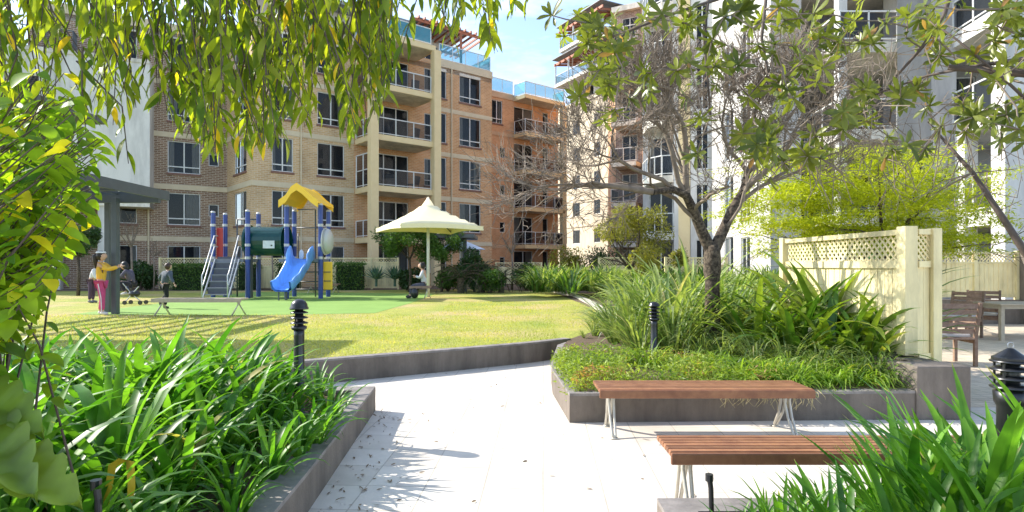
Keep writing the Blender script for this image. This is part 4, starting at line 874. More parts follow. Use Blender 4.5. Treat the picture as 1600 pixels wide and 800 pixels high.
def person(label, loc, rz, H, pose, top, bottom, hair, hairstyle='short', shoe=(.7, .7, .7), sleeves=True, stripe=None, group=None):
    """pose: dict of joint -> (x forward, y left, z) as a fraction of height"""
    J = dict(pelvis=(0, 0, .52), waist=(0, 0, .60), chest=(0, 0, .74), neck=(0, 0, .835), head=(0, 0, .885),
             shl=(0, .105, .80), ell=(-.01, .135, .64), wrl=(.03, .14, .50), shr=(0, -.105, .80), elr=(-.01, -.135, .64), wrr=(.03, -.14, .50),
             hil=(0, .055, .50), knl=(.01, .06, .28), anl=(-.01, .065, .045), tol=(.075, .07, .02), hir=(0, -.055, .50), knr=(.01, -.06, .28), anr=(-.01, -.065, .045), tor=(.075, -.07, .02))
    J.update(pose); V = {k: Vector(p) * H for k, p in J.items()}
    rad = dict(pelvis=.072, waist=.062, chest=.075, neck=.03, head=.032, shl=.038, ell=.025, wrl=.017, shr=.038, elr=.025, wrr=.017, hil=.055, knl=.034, anl=.022, tol=.018, hir=.055, knr=.034, anr=.022, tor=.018)
    J['hil'] = tuple([J['hil'][0], J['hil'][1] * .75, J['hil'][2]]); J['hir'] = tuple([J['hir'][0], J['hir'][1] * .75, J['hir'][2]]); V = {k: Vector(p) * H for k, p in J.items()}
    rad['pelvis'] = .06; rad['hil'] = rad['hir'] = .048
    skin = mat('skin', (.62, .38, .27), .55, (.56, .33, .23), 8)
    E_ = [('pelvis', 'waist'), ('waist', 'chest'), ('chest', 'neck'), ('neck', 'head'), ('chest', 'shl'), ('shl', 'ell'), ('ell', 'wrl'), ('chest', 'shr'), ('shr', 'elr'), ('elr', 'wrr'), ('pelvis', 'hil'), ('hil', 'knl'), ('knl', 'anl'), ('anl', 'tol'), ('pelvis', 'hir'), ('hir', 'knr'), ('knr', 'anr'), ('anr', 'tor')]
    p = root('person', label, 'person', (0, 0, 0), group); ex = MB(); hc = V['head'] + Vector(pose.get('_hd', (.01, 0, .055))) * H; hr = .066 * H
    def headf(d, q):
        q = q.copy()
        if d.x > .3: q.x -= .08 * hr * max(0, -d.z)
        if d.x > .85 and abs(d.z) < .3: q.x += .22 * hr * (1 - abs(d.y) * 2)
        if abs(d.y) > .9 and abs(d.z) < .3: q.y *= 1.1
        return q
    ex.ellip(hc, (hr * .98, hr * .80, hr * 1.18), 16, 12, fn=headf)
    for s, wr, el in ((1, V['wrl'], V['ell']), (-1, V['wrr'], V['elr'])):
        d = (wr - el).normalized(); sd = d.cross(Vector((0, 0, 1))); sd = sd.normalized() if sd.length > .05 else Vector((0, 1, 0)); q = wr + d * .03 * H
        ex.ellip(q, (.020 * H,) * 3, 8, 6)
        for k in range(4):
            b = q + sd * (k - 1.5) * .011 * H; L = (.038, .045, .042, .033)[k] * H; ex.tube([b, b + d * L * .6 + Vector((0, 0, -.003)), b + d * L + Vector((0, 0, -.01 * H))], [.0065 * H, .006 * H, .004 * H], 6)
        ex.tube([q - sd * .015 * H, q - sd * .03 * H + d * .02 * H], [.008 * H, .005 * H], 6)
    body = skin_mesh({k: (tuple(V[k]), rad[k] * H) for k in rad}, E_, skin, 'body', p, 1, 0, ex)
    def cloth(name, keys, grow, mt, trim={}):
        jj = {k: (tuple(V[k]), rad[k] * H + grow * H) for k in keys}
        for a_, b_, f_, nm_ in trim.values(): jj[nm_] = (tuple(V[a_].lerp(V[b_], f_)), (rad[a_] * (1 - f_) + rad[b_] * f_ + grow) * H)
        ed = [e_ for e_ in E_ if e_[0] in jj and e_[1] in jj] + [(a_, nm_) for a_, b_, f_, nm_ in trim.values()]
        return skin_mesh(jj, ed, mt, name, p, 1)
    tm = mat('top_cloth', top, .85, tuple(c * .85 for c in top), 9); bmm = mat('trouser_cloth', bottom, .85, tuple(c * .8 for c in bottom), 9)
    cloth('top', ['pelvis', 'waist', 'chest', 'shl', 'ell', 'shr', 'elr'], .012, tm, dict(a=('ell', 'wrl', .85, 'cl'), b=('elr', 'wrr', .85, 'cr')) if sleeves else {})
    tr = cloth('trousers', ['pelvis', 'hil', 'knl', 'hir', 'knr'], .011, bmm, dict(a=('knl', 'anl', .9, 'cl'), b=('knr', 'anr', .9, 'cr')))
    if stripe:
        m = MB()
        for s in 'lr':
            sg = 1 if s == 'l' else -1; o_ = Vector((0, sg * .052 * H, 0)); m.tube([V['hi' + s] + o_ * 1.25, V['kn' + s] + o_ * .82, V['an' + s] + o_ * .62], .007 * H, 6)
        m.build('stripe', mat('stripe_white', (.8, .75, .78), .8), tr)
    for s in 'lr':
        m = MB(); a_, b_ = V['an' + s], V['to' + s]; m.tube([a_ - (b_ - a_) * .3 + Vector((0, 0, -.01 * H)), a_ + Vector((0, 0, -.012 * H)), b_, b_ + (b_ - a_) * .15], [.02 * H, .03 * H, .024 * H, .012 * H], 10); m.build('shoe', mat('shoe_cloth', shoe, .7), p, smooth=True)
    hm = mat('hair_' + hairstyle, hair, .5, tuple(c * 1.6 for c in hair), 30); m = MB()
    def hf(d, q):
        q = q.copy()
        if d.x > .25 and d.z < .45: q *= .86
        return q * (1 + .04 * math.sin(d.y * 17 + d.z * 11))
    m.ellip(hc + Vector((-.012 * H, 0, .008 * H)), (hr * 1.12, hr * .98, hr * 1.2), 18, 12, fn=hf)
    if hairstyle == 'ponytail': m.tube([hc + Vector((-.06, 0, .045)) * H, hc + Vector((-.1, 0, .0)) * H, hc + Vector((-.095, .01, -.09)) * H, hc + Vector((-.085, 0, -.2)) * H], [.018 * H, .042 * H, .036 * H, .01 * H], 10)
    if hairstyle == 'bun': m.ellip(hc + Vector((-.05, 0, .06)) * H, (.035 * H,) * 3, 10, 8)
    if hairstyle == 'long': m.tube([hc + Vector((-.02, 0, .03)) * H, hc + Vector((-.05, 0, -.04)) * H, hc + Vector((-.055, 0, -.13)) * H], [.05 * H, .058 * H, .03 * H], 10)
    m.build('hair', hm, p, smooth=True)
    p.location = loc; p.rotation_euler = (0, 0, rz); return p, hc, hr, H
g = Vector((at(158, 14.72), 14.72, .284))
p, hc, hr, H = person('girl in a yellow sweatshirt and pink striped trousers reaching out to the pergola post', g, R(12), 1.54,
    dict(shr=(.02, -.1, .80), elr=(.14, -.11, .73), wrr=(.31, -.10, .775), shl=(.02, .1, .8), ell=(.12, .1, .72), wrl=(.22, .05, .78), knl=(.0, .05, .28), anl=(-.04, .055, .045), tol=(.03, .06, .02), anr=(.05, -.07, .045), tor=(.12, -.08, .02), knr=(.04, -.06, .28)),
    (.85, .50, .06), (.62, .08, .22), (.015, .01, .008), 'ponytail', (.75, .7, .68), stripe=True)
m = MB(); m.lathe(hc + Vector((-.012 * H, 0, .02 * H)), [(hr * 1.10, hr * .45), (hr * 1.12, hr * .5), (hr * .98, hr * .80), (hr * .90, hr * .86)], 16); o = m.build('headband', mat('white_cloth', (.8, .8, .8), .8), None); o.parent = p; o.location = (0, 0, 0)
g = G(257, 482, .284)
person('small boy in a grey top and black trousers running away across the lawn', g, R(60), 1.27,
    dict(chest=(.05, 0, .74), neck=(.07, 0, .83), head=(.08, 0, .88), shl=(.05, .11, .80), ell=(-.0, .2, .68), wrl=(.06, .24, .6), shr=(.05, -.11, .80), elr=(.03, -.21, .67), wrr=(.04, -.31, .55), knl=(.08, .055, .3), anl=(-.06, .06, .16), tol=(-.05, .06, .08), knr=(.02, -.06, .28), anr=(-.03, -.06, .05), tor=(.05, -.06, .02)),
    (.085, .105, .13), (.012, .012, .016), (.04, .02, .012), 'short', (.05, .06, .05))
g = G(660, 466, .284); b0 = simple_bench('small bench under the cream umbrella carrying the seated woman', at(641, 22.2), at(674, 22.2), 22.0, .284 + .46, M['old_wood'])
sit = dict(pelvis=(0, 0, .31), waist=(.01, 0, .39), chest=(.02, 0, .53), neck=(.04, 0, .62), head=(.055, 0, .67), shl=(.02, .1, .59), ell=(.08, .12, .46), wrl=(.2, .06, .50), shr=(.02, -.1, .59), elr=(.07, -.12, .45), wrr=(.19, -.06, .47),
           hil=(.02, .055, .30), knl=(.27, .06, .28), anl=(.30, .06, .05), tol=(.37, .06, .02), hir=(.02, -.055, .30), knr=(.26, -.05, .285), anr=(.34, -.03, .06), tor=(.41, -.03, .03))
person('woman in a white patterned top sitting on the small bench under the cream umbrella', (at(661, 22.2) + .05, 22.2, .284), R(180), 1.66, sit, (.62, .62, .64), (.09, .09, .12), (.012, .01, .01), 'bun', (.03, .03, .03))
m = MB(); bx = at(647, 21.9); m.ellip((bx, 22.0, .48), (.15, .12, .2)); m.tube([(bx - .08, 22, .6), (bx, 22, .78), (bx + .08, 22, .6)], .012, 6); tag(m.build('bag', M['black'], origin=(bx, 22, .29), smooth=True), 'black soft bag leaning on the bench of the seated woman', 'bag')
crouch = dict(sit); crouch.update(pelvis=(0, 0, .22), waist=(.03, 0, .3), chest=(.09, 0, .42), neck=(.13, 0, .50), head=(.16, 0, .54), shl=(.09, .1, .48), ell=(.17, .12, .36), wrl=(.27, .08, .38), shr=(.09, -.1, .48), elr=(.17, -.12, .35), wrr=(.27, -.07, .36), hil=(.02, .055, .22), knl=(.2, .08, .27), anl=(.1, .07, .05), tol=(.18, .07, .02), hir=(.02, -.055, .22), knr=(.21, -.07, .26), anr=(.12, -.07, .05), tor=(.2, -.07, .02))
g = G(203, 470, .284); person('dark haired adult in dark clothes crouching behind the pergola post', g + Vector((.1, 0, .2)), R(185), 1.7, crouch, (.10, .09, .13), (.02, .02, .03), (.01, .009, .008), 'long', (.5, .5, .5))
g = G(143, 473, .284); lean = dict(waist=(.03, 0, .6), chest=(.1, 0, .71), neck=(.16, 0, .78), head=(.19, 0, .81), shl=(.1, .1, .76), ell=(.14, .12, .6), wrl=(.24, .06, .55), shr=(.1, -.1, .76), elr=(.14, -.12, .6), wrr=(.24, -.06, .55))
person('adult in a white shirt leaning forward behind the girl in yellow', g, R(5), 1.4, lean, (.68, .68, .70), (.09, .05, .09), (.02, .015, .012), 'short', (.2, .2, .2))
# baby pram beside the crouching adult
r = root('pram', 'black and white folded pram beside the crouching adult', 'pram', (at(211, 18.6), 18.6, .284)); x = at(210, 18.6)
m = MB(); m.ellip((x, 18.6, .62), (.17, .15, .11)); m.tube([(x - .16, 18.6, .66), (x - .24, 18.6, .86)], .05, 8); m.build('seat', M['black'], r, smooth=True)
m = MB(); m.tube([(x - .3, 18.5, .95), (x, 18.5, .6), (x + .25, 18.5, .4)], .015, 6); m.tube([(x + .2, 18.5, .85), (x - .2, 18.5, .4)], .015, 6); m.build('frame', M['galv'], r)
for dx in (-.22, .26):
    for yy in (18.45, 18.75): m = MB(); m.tube([(x + dx, yy, .35), (x + dx, yy + .035, .35)], .065, 14); m.build('wheel', M['black'], r)
# thin black garden lamp posts by the back path
for k, (px, py, yt, lb) in enumerate(((912, 455, 418, 'thin black garden light post in front of the green strap leaf bank'), (790, 448, 425, 'thin black garden light post near the far end of the lawn'))):
    q = G(px, py, .284); h = (py - yt) * q.y / 930; m = MB(); m.tube([tuple(q), (q.x, q.y, .284 + h)], .03, 8); m.tube([(q.x, q.y, .284 + h), (q.x, q.y, .284 + h + .1)], .06, 10)
    tag(m.build('garden_light', M['black'], origin=q), lb, 'garden light')

# chairs standing on the column balconies of the tan block
def balcony_chair():
    r = root('balcony_chair', 'dark outdoor chair on a column balcony of the tan brick block', 'chair', (0, 0, 0), 'outdoor chairs on the column balconies'); mt = M['steel']
    m = MB(); m.box(-.26, .26, -.25, .25, .40, .44); m.build('seat', mt, r)
    m = MB(); m.hexa([(-.26, .22, .44), (.26, .22, .44), (.26, .26, .44), (-.26, .26, .44), (-.26, .32, .92), (.26, .32, .92), (.26, .36, .92), (-.26, .36, .92)]); m.build('backrest', mt, r)
    for a_ in (-.23, .23):
        for b_ in (-.22, .22): m = MB(); m.tube([(a_, b_, 0), (a_, b_, .40)], .018, 6); m.build('leg', mt, r)
    return r
bc = None; rb_ = random.Random(2)
for i in (2, 3, 4):
    for f_, o_, rz_ in ((.2, 1.5, .6), (.5, 1.7, 2.6), (.8, 1.3, 3.9)):
        p_ = cL.lerp(cR, f_) + v * o_; p_.z = FL[i] + .141
        if bc is None: bc = balcony_chair(); bc.location = p_; bc.rotation_euler = (0, 0, rz_)
        else: copy_tree(bc, None, p_, rz_ + rb_.uniform(-.4, .4))
# ------------------------------------------------------------------ foliage
def leafshape(L, W, fold=.25, curl=.15, kind='lance', nseg=4):
    """local leaf: along +x, flat in xy; returns verts, faces"""
    v = []; f = []
    for i in range(nseg + 1):
        t = i / nseg
        if kind == 'lance': wd = math.sin(math.pi * min(1, t * .95 + .05)) ** .8 * (1 - .35 * t)
        elif kind == 'ovate': wd = (math.sin(math.pi * t ** .75) ** .7) * 1.0
        elif kind == 'obl': wd = math.sin(math.pi * min(.98, t ** 1.5 * .8 + .08)) ** .9
        else: wd = 1 - t * .8
        if t == 1: wd = .02
        x = L * t; z = -curl * L * t * t
        v += [(x, -W / 2 * wd, z + fold * W / 2 * wd), (x, 0, z), (x, W / 2 * wd, z + fold * W / 2 * wd)]
    for i in range(nseg):
        a = i * 3; f += [(a, a + 1, a + 4, a + 3), (a + 1, a + 2, a + 5, a + 4)]
    return np.array(v), f
def scatter(name, leaf, pos, dirs, ups, scl, tints, mt, parent=None, origin=None, label=None):
    """many leaves in one mesh: pos Nx3, dirs = leaf axis, ups = leaf normal"""
    lv, lf = leaf; N = len(pos); D = dirs / np.linalg.norm(dirs, axis=1, keepdims=True)
    S = np.cross(ups, D); S /= np.maximum(np.linalg.norm(S, axis=1, keepdims=True), 1e-6); U_ = np.cross(D, S)
    off = np.array(wloc(parent) if parent else (origin or (0, 0, 0)))
    V = pos[:, None, :] - off + (lv[None, :, 0:1] * D[:, None, :] + lv[None, :, 1:2] * S[:, None, :] + lv[None, :, 2:3] * U_[:, None, :]) * np.asarray(scl)[:, None, None]
    k = len(lv); V = V.reshape(-1, 3); F = (np.array(lf)[None] + (np.arange(N) * k)[:, None, None]).reshape(-1, len(lf[0]))
    me = bpy.data.meshes.new(name); me.vertices.add(len(V)); me.vertices.foreach_set('co', V.ravel()); n = F.shape[1]
    me.loops.add(F.size); me.loops.foreach_set('vertex_index', F.ravel().astype(np.int32)); me.polygons.add(len(F)); me.polygons.foreach_set('loop_start', np.arange(0, F.size, n, dtype=np.int32))
    me.update(calc_edges=True); me.polygons.foreach_set('use_smooth', np.ones(len(F), dtype=bool))
    a = me.attributes.new('tint', 'FLOAT', 'POINT'); a.data.foreach_set('value', np.repeat(np.asarray(tints, dtype=np.float32), k)); me.materials.append(mt)
    o = link(bpy.data.objects.new(name, me)); o.parent = parent
    if not parent: o.location = tuple(off)
    if label: o['label'] = label
    return o
rng = np.random.default_rng(11)
def strap_clump(name, label, cat, n, L, W, elev=(55, 85), droop=1.0, mt='l_agap', seed=0, rad=.06, group=None, seg=8, lean=0):
    """a clump of strap leaves round the origin: one thing whose leaves are one part"""
    r = random.Random(seed); m = MB()
    for i in range(n):
        az = r.uniform(0, 2 * math.pi); el = R(r.uniform(*elev)); ln = L * r.uniform(.65, 1.12); wd = W * r.uniform(.75, 1.15); dr = droop * r.uniform(.5, 1.4)
        rr = rad * math.sqrt(r.random()); p = Vector((rr * math.cos(az), rr * math.sin(az), -.03)); yaw = az + r.uniform(-.5, .5); tw = r.uniform(-.5, .5); vs = []; m.tint = min(.86, r.random() ** 1.3) if r.random() < .975 else .99
        kink = r.random() < .12
        for j in range(seg + 1):
            t = j / seg; d = Vector((math.cos(el) * math.cos(yaw) + lean * t, math.cos(el) * math.sin(yaw), math.sin(el))).normalized()
            sd = Vector((-math.sin(yaw + tw * t), math.cos(yaw + tw * t), 0)); up = sd.cross(d)
            w_ = wd / 2 * min(1, .55 + t * 3) * (1 - max(0, (t - .5) / .5) ** 2.8) + .0008
            vs += [p - sd * w_ - up * w_ * .28, p, p + sd * w_ - up * w_ * .28]
            p = p + d * ln / seg; el -= R(16) * dr * (.35 + 1.2 * t) * 8 / seg * (2.6 if kink and j == seg // 2 else 1)
            if p.z < .01: p.z = .01; el = max(el, R(5))
        fs = []
        for j in range(seg): a = j * 3; fs += [(a, a + 1, a + 4, a + 3), (a + 1, a + 2, a + 5, a + 4)]
        m.add(vs, fs)
        if r.random() < .25: m.t[-3:] = [1.0] * 3
    o = m.build(name, M[mt], None, smooth=True, tint=True); return tag(o, label, cat, group)
def spread(protos, spots, group=None, zr=(0, 0), s=(.85, 1.15), seed=1):
    """first uses are the prototypes themselves, later ones copies"""
    r = random.Random(seed)
    for i, q in enumerate(spots):
        pr = protos[i % len(protos)]; o = pr if i < len(protos) else link(pr.copy())
        o.location = q[:3]; k = r.uniform(*s) * (q[3] if len(q) > 3 else 1); o.scale = (k, k, k * r.uniform(.92, 1.08)); o.rotation_euler = (r.uniform(-.06, .06), r.uniform(-.06, .06), r.uniform(0, 6.28))
rr = random.Random(5)
# left planter strap leaf clumps
pr = [strap_clump('strap_leaf_plant', 'glossy green strap leaf clump packed into the left planter', 'plant', 26, .88, .060, (54, 87), .78, 'l_agap', 20 + i, .07, 'strap leaf plants filling the left planter', lean=.15) for i in range(5)]
sp = []
y = 2.35
while y < 5.75:
    x = (-1.44 if y < 4.3 else -1.53) - rr.uniform(0, .08)
    while x > -4.6 - (y - 4) * .5:
        if x / y > -.93: sp.append((x + rr.uniform(-.08, .08), y + rr.uniform(-.1, .1), .19, (1.0 if y < 5.0 else .8) * (.5 if x > -1.8 else .76 if x > -2.1 else 1)))
        x -= rr.uniform(.27, .36)
    y += .30
sp = [q for q in sp if not (q[1] > 4.9 and q[0] > -1.75) and not (abs(q[0] + 1.86) < .16 and abs(q[1] - 5.2) < .25)]
spread(pr, sp)
# near right planter
pr = [strap_clump('strap_leaf_plant', 'tall dark green strap leaf clump in the nearest planter at the lower right', 'plant', 24, .74, .040, (66, 89), .5, 'l_agap', 40 + i, .06, 'strap leaf plants in the nearest right planter') for i in range(4)]
sp = []
for (px, Y, ytop) in ((1150, 2.75, 752), (1195, 2.95, 745), (1225, 2.6, 730), (1262, 2.9, 722), (1300, 2.65, 708), (1340, 2.95, 698), (1385, 2.8, 680), (1425, 2.55, 640), (1462, 2.9, 605), (1500, 2.7, 605), (1535, 2.4, 600), (1575, 2.25, 600), (1620, 2.5, 600), (1560, 2.95, 640), (1180, 2.45, 760), (1250, 2.3, 742), (1330, 2.3, 720), (1420, 2.2, 680), (1500, 2.15, 665), (1590, 2.05, 660), (1650, 2.2, 620), (1480, 2.4, 640), (1700, 2.5, 600), (1290, 3.0, 712), (1380, 3.0, 690)):
    h = zz(ytop, Y) - .2; sp.append((at(px, Y), Y, .2, h / (.86 if px < 1400 else .74)))
spread(pr, sp, s=(.95, 1.08), seed=3)
# island: fine grey-green strap leaf behind, left of trunk
pr = [strap_clump('flax_plant', 'arching grey green flax clump left of the bare tree trunk', 'plant', 60, 1.12, .028, (48, 86), .72, 'l_flax', 60 + i, .1, 'flax clumps round the bare tree') for i in range(4)]
sp = []
for (px, Y, ytop) in ((960, 9.4, 455), (985, 8.9, 440), (1010, 9.6, 425), (1040, 8.9, 425), (1068, 9.5, 415), (1090, 8.7, 430), (1000, 8.2, 470), (1055, 8.1, 455), (1130, 9.3, 430), (930, 10.3, 478), (948, 10.9, 465), (912, 10.0, 512), (965, 10.2, 455), (938, 11.6, 470), (1150, 9.7, 410), (1080, 10.4, 400), (1185, 9.6, 415)):
    sp.append((at(px, Y), Y, .29, (zz(ytop, Y) - .29) / .86))
spread(pr, sp, seed=4)
# broad leaf plants right of trunk
pr = [strap_clump('broad_leaf_plant', 'broad arching green leaf plant between the bare tree and the cream fence', 'plant', 34, 1.12, .068, (46, 88), .66, 'l_broad', 80 + i, .1, 'broad leaf plants by the cream fence', seg=10) for i in range(3)]
sp = []
for (px, Y, ytop) in ((1285, 8.0, 400), (1335, 7.6, 410), (1240, 8.3, 420), (1300, 7.1, 440), (1375, 7.9, 420), (1200, 8.9, 430), (1250, 7.3, 470), (1350, 6.9, 470), (1180, 8.0, 450), (1220, 7.7, 440), (1390, 7.2, 455)):
    sp.append((at(px, Y), Y, .29, (zz(ytop, Y) - .29) / .86))
spread(pr, sp, seed=5)
pr = [strap_clump('tussock_grass', 'drooping dark tussock below the broad leaf plants', 'plant', 90, .62, .012, (35, 85), 1.25, 'l_flax', 90 + i, .1, 'drooping tussocks in the tree planter') for i in range(3)]
sp = [(at(px, Y), Y, .29, 1.0) for (px, Y) in ((1230, 6.9), (1280, 6.6), (1330, 6.5), (1370, 6.4), (1180, 7.2), (1300, 6.9), (1210, 7.5), (1130, 7.6), (1150, 7.9), (1360, 6.8), (1095, 7.9))]
spread(pr, sp, seed=6)
pr = [strap_clump('lime_tussock', 'bright yellow green grass tussock along the front of the tree planter', 'plant', 110, .36, .009, (30, 85), 1.3, 'l_tuft', 100 + i, .1, 'lime tussocks behind the bench') for i in range(3)]
sp = [(at(px, Y), Y, .285, 1.25) for (px, Y) in ((1100, 6.7), (1140, 6.5), (1175, 6.6), (1215, 6.35), (1250, 6.25), (1290, 6.15), (1330, 6.15), (1075, 6.9), (1120, 7.0), (1190, 6.25), (1160, 6.2), (1260, 6.5), (1010, 7.2), (1370, 6.15), (1235, 6.05), (1300, 6.3))]
spread(pr, sp, seed=7)
# ground cover over the left wall edge
N = 15000; P = []
while len(P) < N:
    x, y = rng.uniform(.5, 2.9), rng.uniform(5.75, 10.4)
    lx = np.interp(y, [5.76, 7.0, 7.6, 9.2, 9.9, 10.4], [.62, .55, .57, .78, .98, 1.3])
    if x < lx - .07 or (x > 1.9 and y > 7.2) or x > 1.6 + (7.4 - y) * 1.5 and y > 6.3: continue
    if mnoise.noise(Vector((x * 1.7, y * 1.7, 7))) < -.18 and x > lx + .25: continue
    d = x - lx; h = .05 + .16 * min(1, max(0, (x - lx + .1)) / .3) * (1 + .5 * mnoise.noise(Vector((x * 3, y * 3, 0)))) * min(1, max(.2, (y - 5.7) / .35)); P.append((x, y, .27 + rng.uniform(0, h) - (.12 * rng.random() if d < 0 else 0)))
P = np.array(P); D = rng.normal(size=(N, 3)); D[:, 2] = abs(D[:, 2]) * .6; U_ = rng.normal(size=(N, 3)) * .5 + [0, 0, 1]; tn_ = np.clip([.5 + .7 * mnoise.noise(Vector((p[0] * 2.2, p[1] * 2.2, 3))) for p in P] + rng.normal(size=N) * .13, 0, 1)
tag(scatter('ground_cover', leafshape(.045, .018, nseg=2), P, D, U_, rng.uniform(.6, 1.4, N), tn_, M['l_cover'], origin=(1, 7, .28)), 'bright green creeping ground cover spilling over the planter wall', 'ground cover', kind='stuff')
# hanging dry roots over wall front
pr = []
m = MB()
for i in range(70):
    x = rr.uniform(2.0, 3.0); z = .28; p = Vector((x, 5.82, z)); y0 = 5.66
    L = rr.uniform(.03, .16); m.tint = rr.random(); q = [(x, 5.80, .30), (x + rr.uniform(-.03, .03), y0, .285), (x + rr.uniform(-.04, .04), y0 - .01, .28 - L * .5), (x + rr.uniform(-.06, .06), y0 - rr.uniform(0, .02), .28 - L)]; m.tube(q, [.003, .003, .0025, .001], 4)
tag(m.build('dry_grass', mat('straw', (.5, .42, .22), .9), origin=(2.5, 5.7, .28)), 'dry grass strands hanging over the planter wall under the bench', 'grass', kind='stuff')

# distant garden strap leaf bank
pr = [strap_clump('strap_leaf_plant', 'yellow green strap leaf clump in the garden bank beyond the lawn', 'plant', 42, .85, .042, (40, 86), .85, 'l_mid' if i == 0 else 'l_flax', 120 + i, .2, 'strap leaf clumps in the far garden bank', seg=5) for i in range(3)]
sp = []
for i in range(105):
    Y = rr.uniform(15.5, 26); px = rr.uniform(835, 1250)
    if px < 960 and Y < 21.5: Y = rr.uniform(21.5, 27)
    x = at(px, Y)
    if Y > 15 and px < 2.2: continue
    sp.append((x, Y, .28 + (.25 if Y > 20 else .05), 1.25 if Y < 20 else 1.4))
spread(pr, sp, seed=8)
pr = [strap_clump('strap_leaf_plant', 'bright green strap leaf clump behind the broad leaf plants and the bare tree', 'plant', 50, 1.0, .035, (45, 86), .8, 'l_tuft' if i else 'l_flax', 140 + i, .15, 'strap leaf clumps behind the bare tree', seg=6) for i in range(2)]
spread(pr, [(at(px, Y), Y, .29, 1.15) for px, Y in ((1170, 11.5), (1200, 12.2), (1230, 11.2), (1150, 12.8), (1260, 11.8), (1105, 12.4), (1180, 13.5), (1130, 11.2), (1210, 10.4), (1290, 11), (1050, 12.5), (1010, 13), (980, 13.5))], seed=9)

# agaves
def agave(n, L):
    m = MB(); r = random.Random(n)
    for i in range(n):
        az = i * 2.4; el = R(12 + 68 * (i / n)); d = Vector((math.cos(el) * math.cos(az), math.cos(el) * math.sin(az), math.sin(el))); sd = Vector((-math.sin(az), math.cos(az), 0)); up = sd.cross(d); m.tint = r.random(); vs = []
        for t, w_ in ((0, .03), (.3, .06), (.65, .05), (1, .003)):
            p = d * L * t + Vector((0, 0, .25 - .06 * t * t)); vs += [p - sd * w_ + up * .02 * (1 - t), p - up * .01, p + sd * w_ + up * .02 * (1 - t)]
        m.add(vs, [f for j in range(3) for f in ((j * 3, j * 3 + 1, j * 3 + 4, j * 3 + 3), (j * 3 + 1, j * 3 + 2, j * 3 + 5, j * 3 + 4))])
    m.tint = .1; m.tube([(0, 0, -.1), (0, 0, .3)], .06, 8)
    return m
for i, (px, lb) in enumerate(((588, 'left one of the two blue green agaves before the fence'), (617, 'right one of the two blue green agaves before the fence'))):
    o = agave(36 + i, .75).build('agave', M['l_agave'], None, tint=True); o.location = (at(px, 28.6), 28.6, .6); tag(o, lb, 'plant', 'agaves in front of the back fence')

# hedges and shrubs
def leafball(name, label, cat, blobs, n, leaf, mt, origin, group=None, skinf=.55, tint0=0, up=.4, parent=None, sc=(.7, 1.3)):
    """leaves spread through overlapping ellipsoids (x,y,z,rx,ry,rz), denser near the surface"""
    vol = np.array([b[3] * b[4] * b[5] for b in blobs]) ** .667; cnt = (n * vol / vol.sum()).astype(int); P = []; Nn = []; T = []
    for b, c in zip(blobs, cnt):
        d = rng.normal(size=(c, 3)); d /= np.linalg.norm(d, axis=1, keepdims=True); r_ = skinf + (1 - skinf) * rng.random(c) ** .5
        P.append(np.array(b[:3]) + d * r_[:, None] * np.array(b[3:6])); Nn.append(d); T.append(np.clip(rng.uniform(.1, .9) * .5 + rng.random(c) * .5 + tint0, 0, 1))
    P = np.concatenate(P); Nn = np.concatenate(Nn); T = np.concatenate(T); k = len(P)
    D = rng.normal(size=(k, 3)) + Nn * .7; U_ = Nn + rng.normal(size=(k, 3)) * .5 + [0, 0, up]
    o = scatter(name, leaf, P, D, U_, rng.uniform(*sc, k), T, M[mt], parent=parent, origin=None if parent else origin)
    return tag(o, label, cat, group) if label else o
def hedge(label, px0, px1, Y, yt, mt='l_dark', dep=1.0):
    x0, x1 = at(px0, Y), at(px1, Y); h = zz(yt, Y) - .28; n = int((x1 - x0) * 1500)
    P = np.column_stack([rng.uniform(x0, x1, n), rng.uniform(Y, Y + dep, n), rng.uniform(.3, .28 + h, n)]); w_ = rng.random(n)
    f = rng.integers(0, 3, n); P[f == 0, 1] = Y + abs(rng.normal(size=(f == 0).sum())) * .07; P[f == 1, 2] = .28 + h - abs(rng.normal(size=(f == 1).sum())) * .06
    P += rng.normal(size=P.shape) * .025; D = rng.normal(size=(n, 3)); U_ = rng.normal(size=(n, 3)) * .6 + [0, -.5, .6]
    o = scatter('clipped_hedge', leafshape(.09, .05, nseg=2, kind='ovate'), P, D, U_, rng.uniform(.7, 1.3, n), rng.random(n), M[mt], origin=((x0 + x1) / 2, Y, .28)); tag(o, label, 'hedge', 'clipped hedges along the back fence')
    m = MB(); m.box(x0 + .15, x1 - .15, Y + .15, Y + dep - .1, .28, .28 + h - .15); m.build('hedge_core', mat('hedge_core', (.02, .04, .012), .95), o)
hedge('clipped green hedge behind the running boy and the playground stairs', 262, 322, 29.3, 413, 'l_mid')
hedge('dark clipped hedge between the stairs and the green tunnel supports', 366, 396, 29.5, 414)
hedge('dark clipped hedge seen below the slide', 428, 462, 29.6, 413)
hedge('round topped clipped hedge right of the yellow panel', 519, 567, 29.3, 411, 'l_mid')
lf = leafshape(.12, .07, nseg=2, kind='ovate')
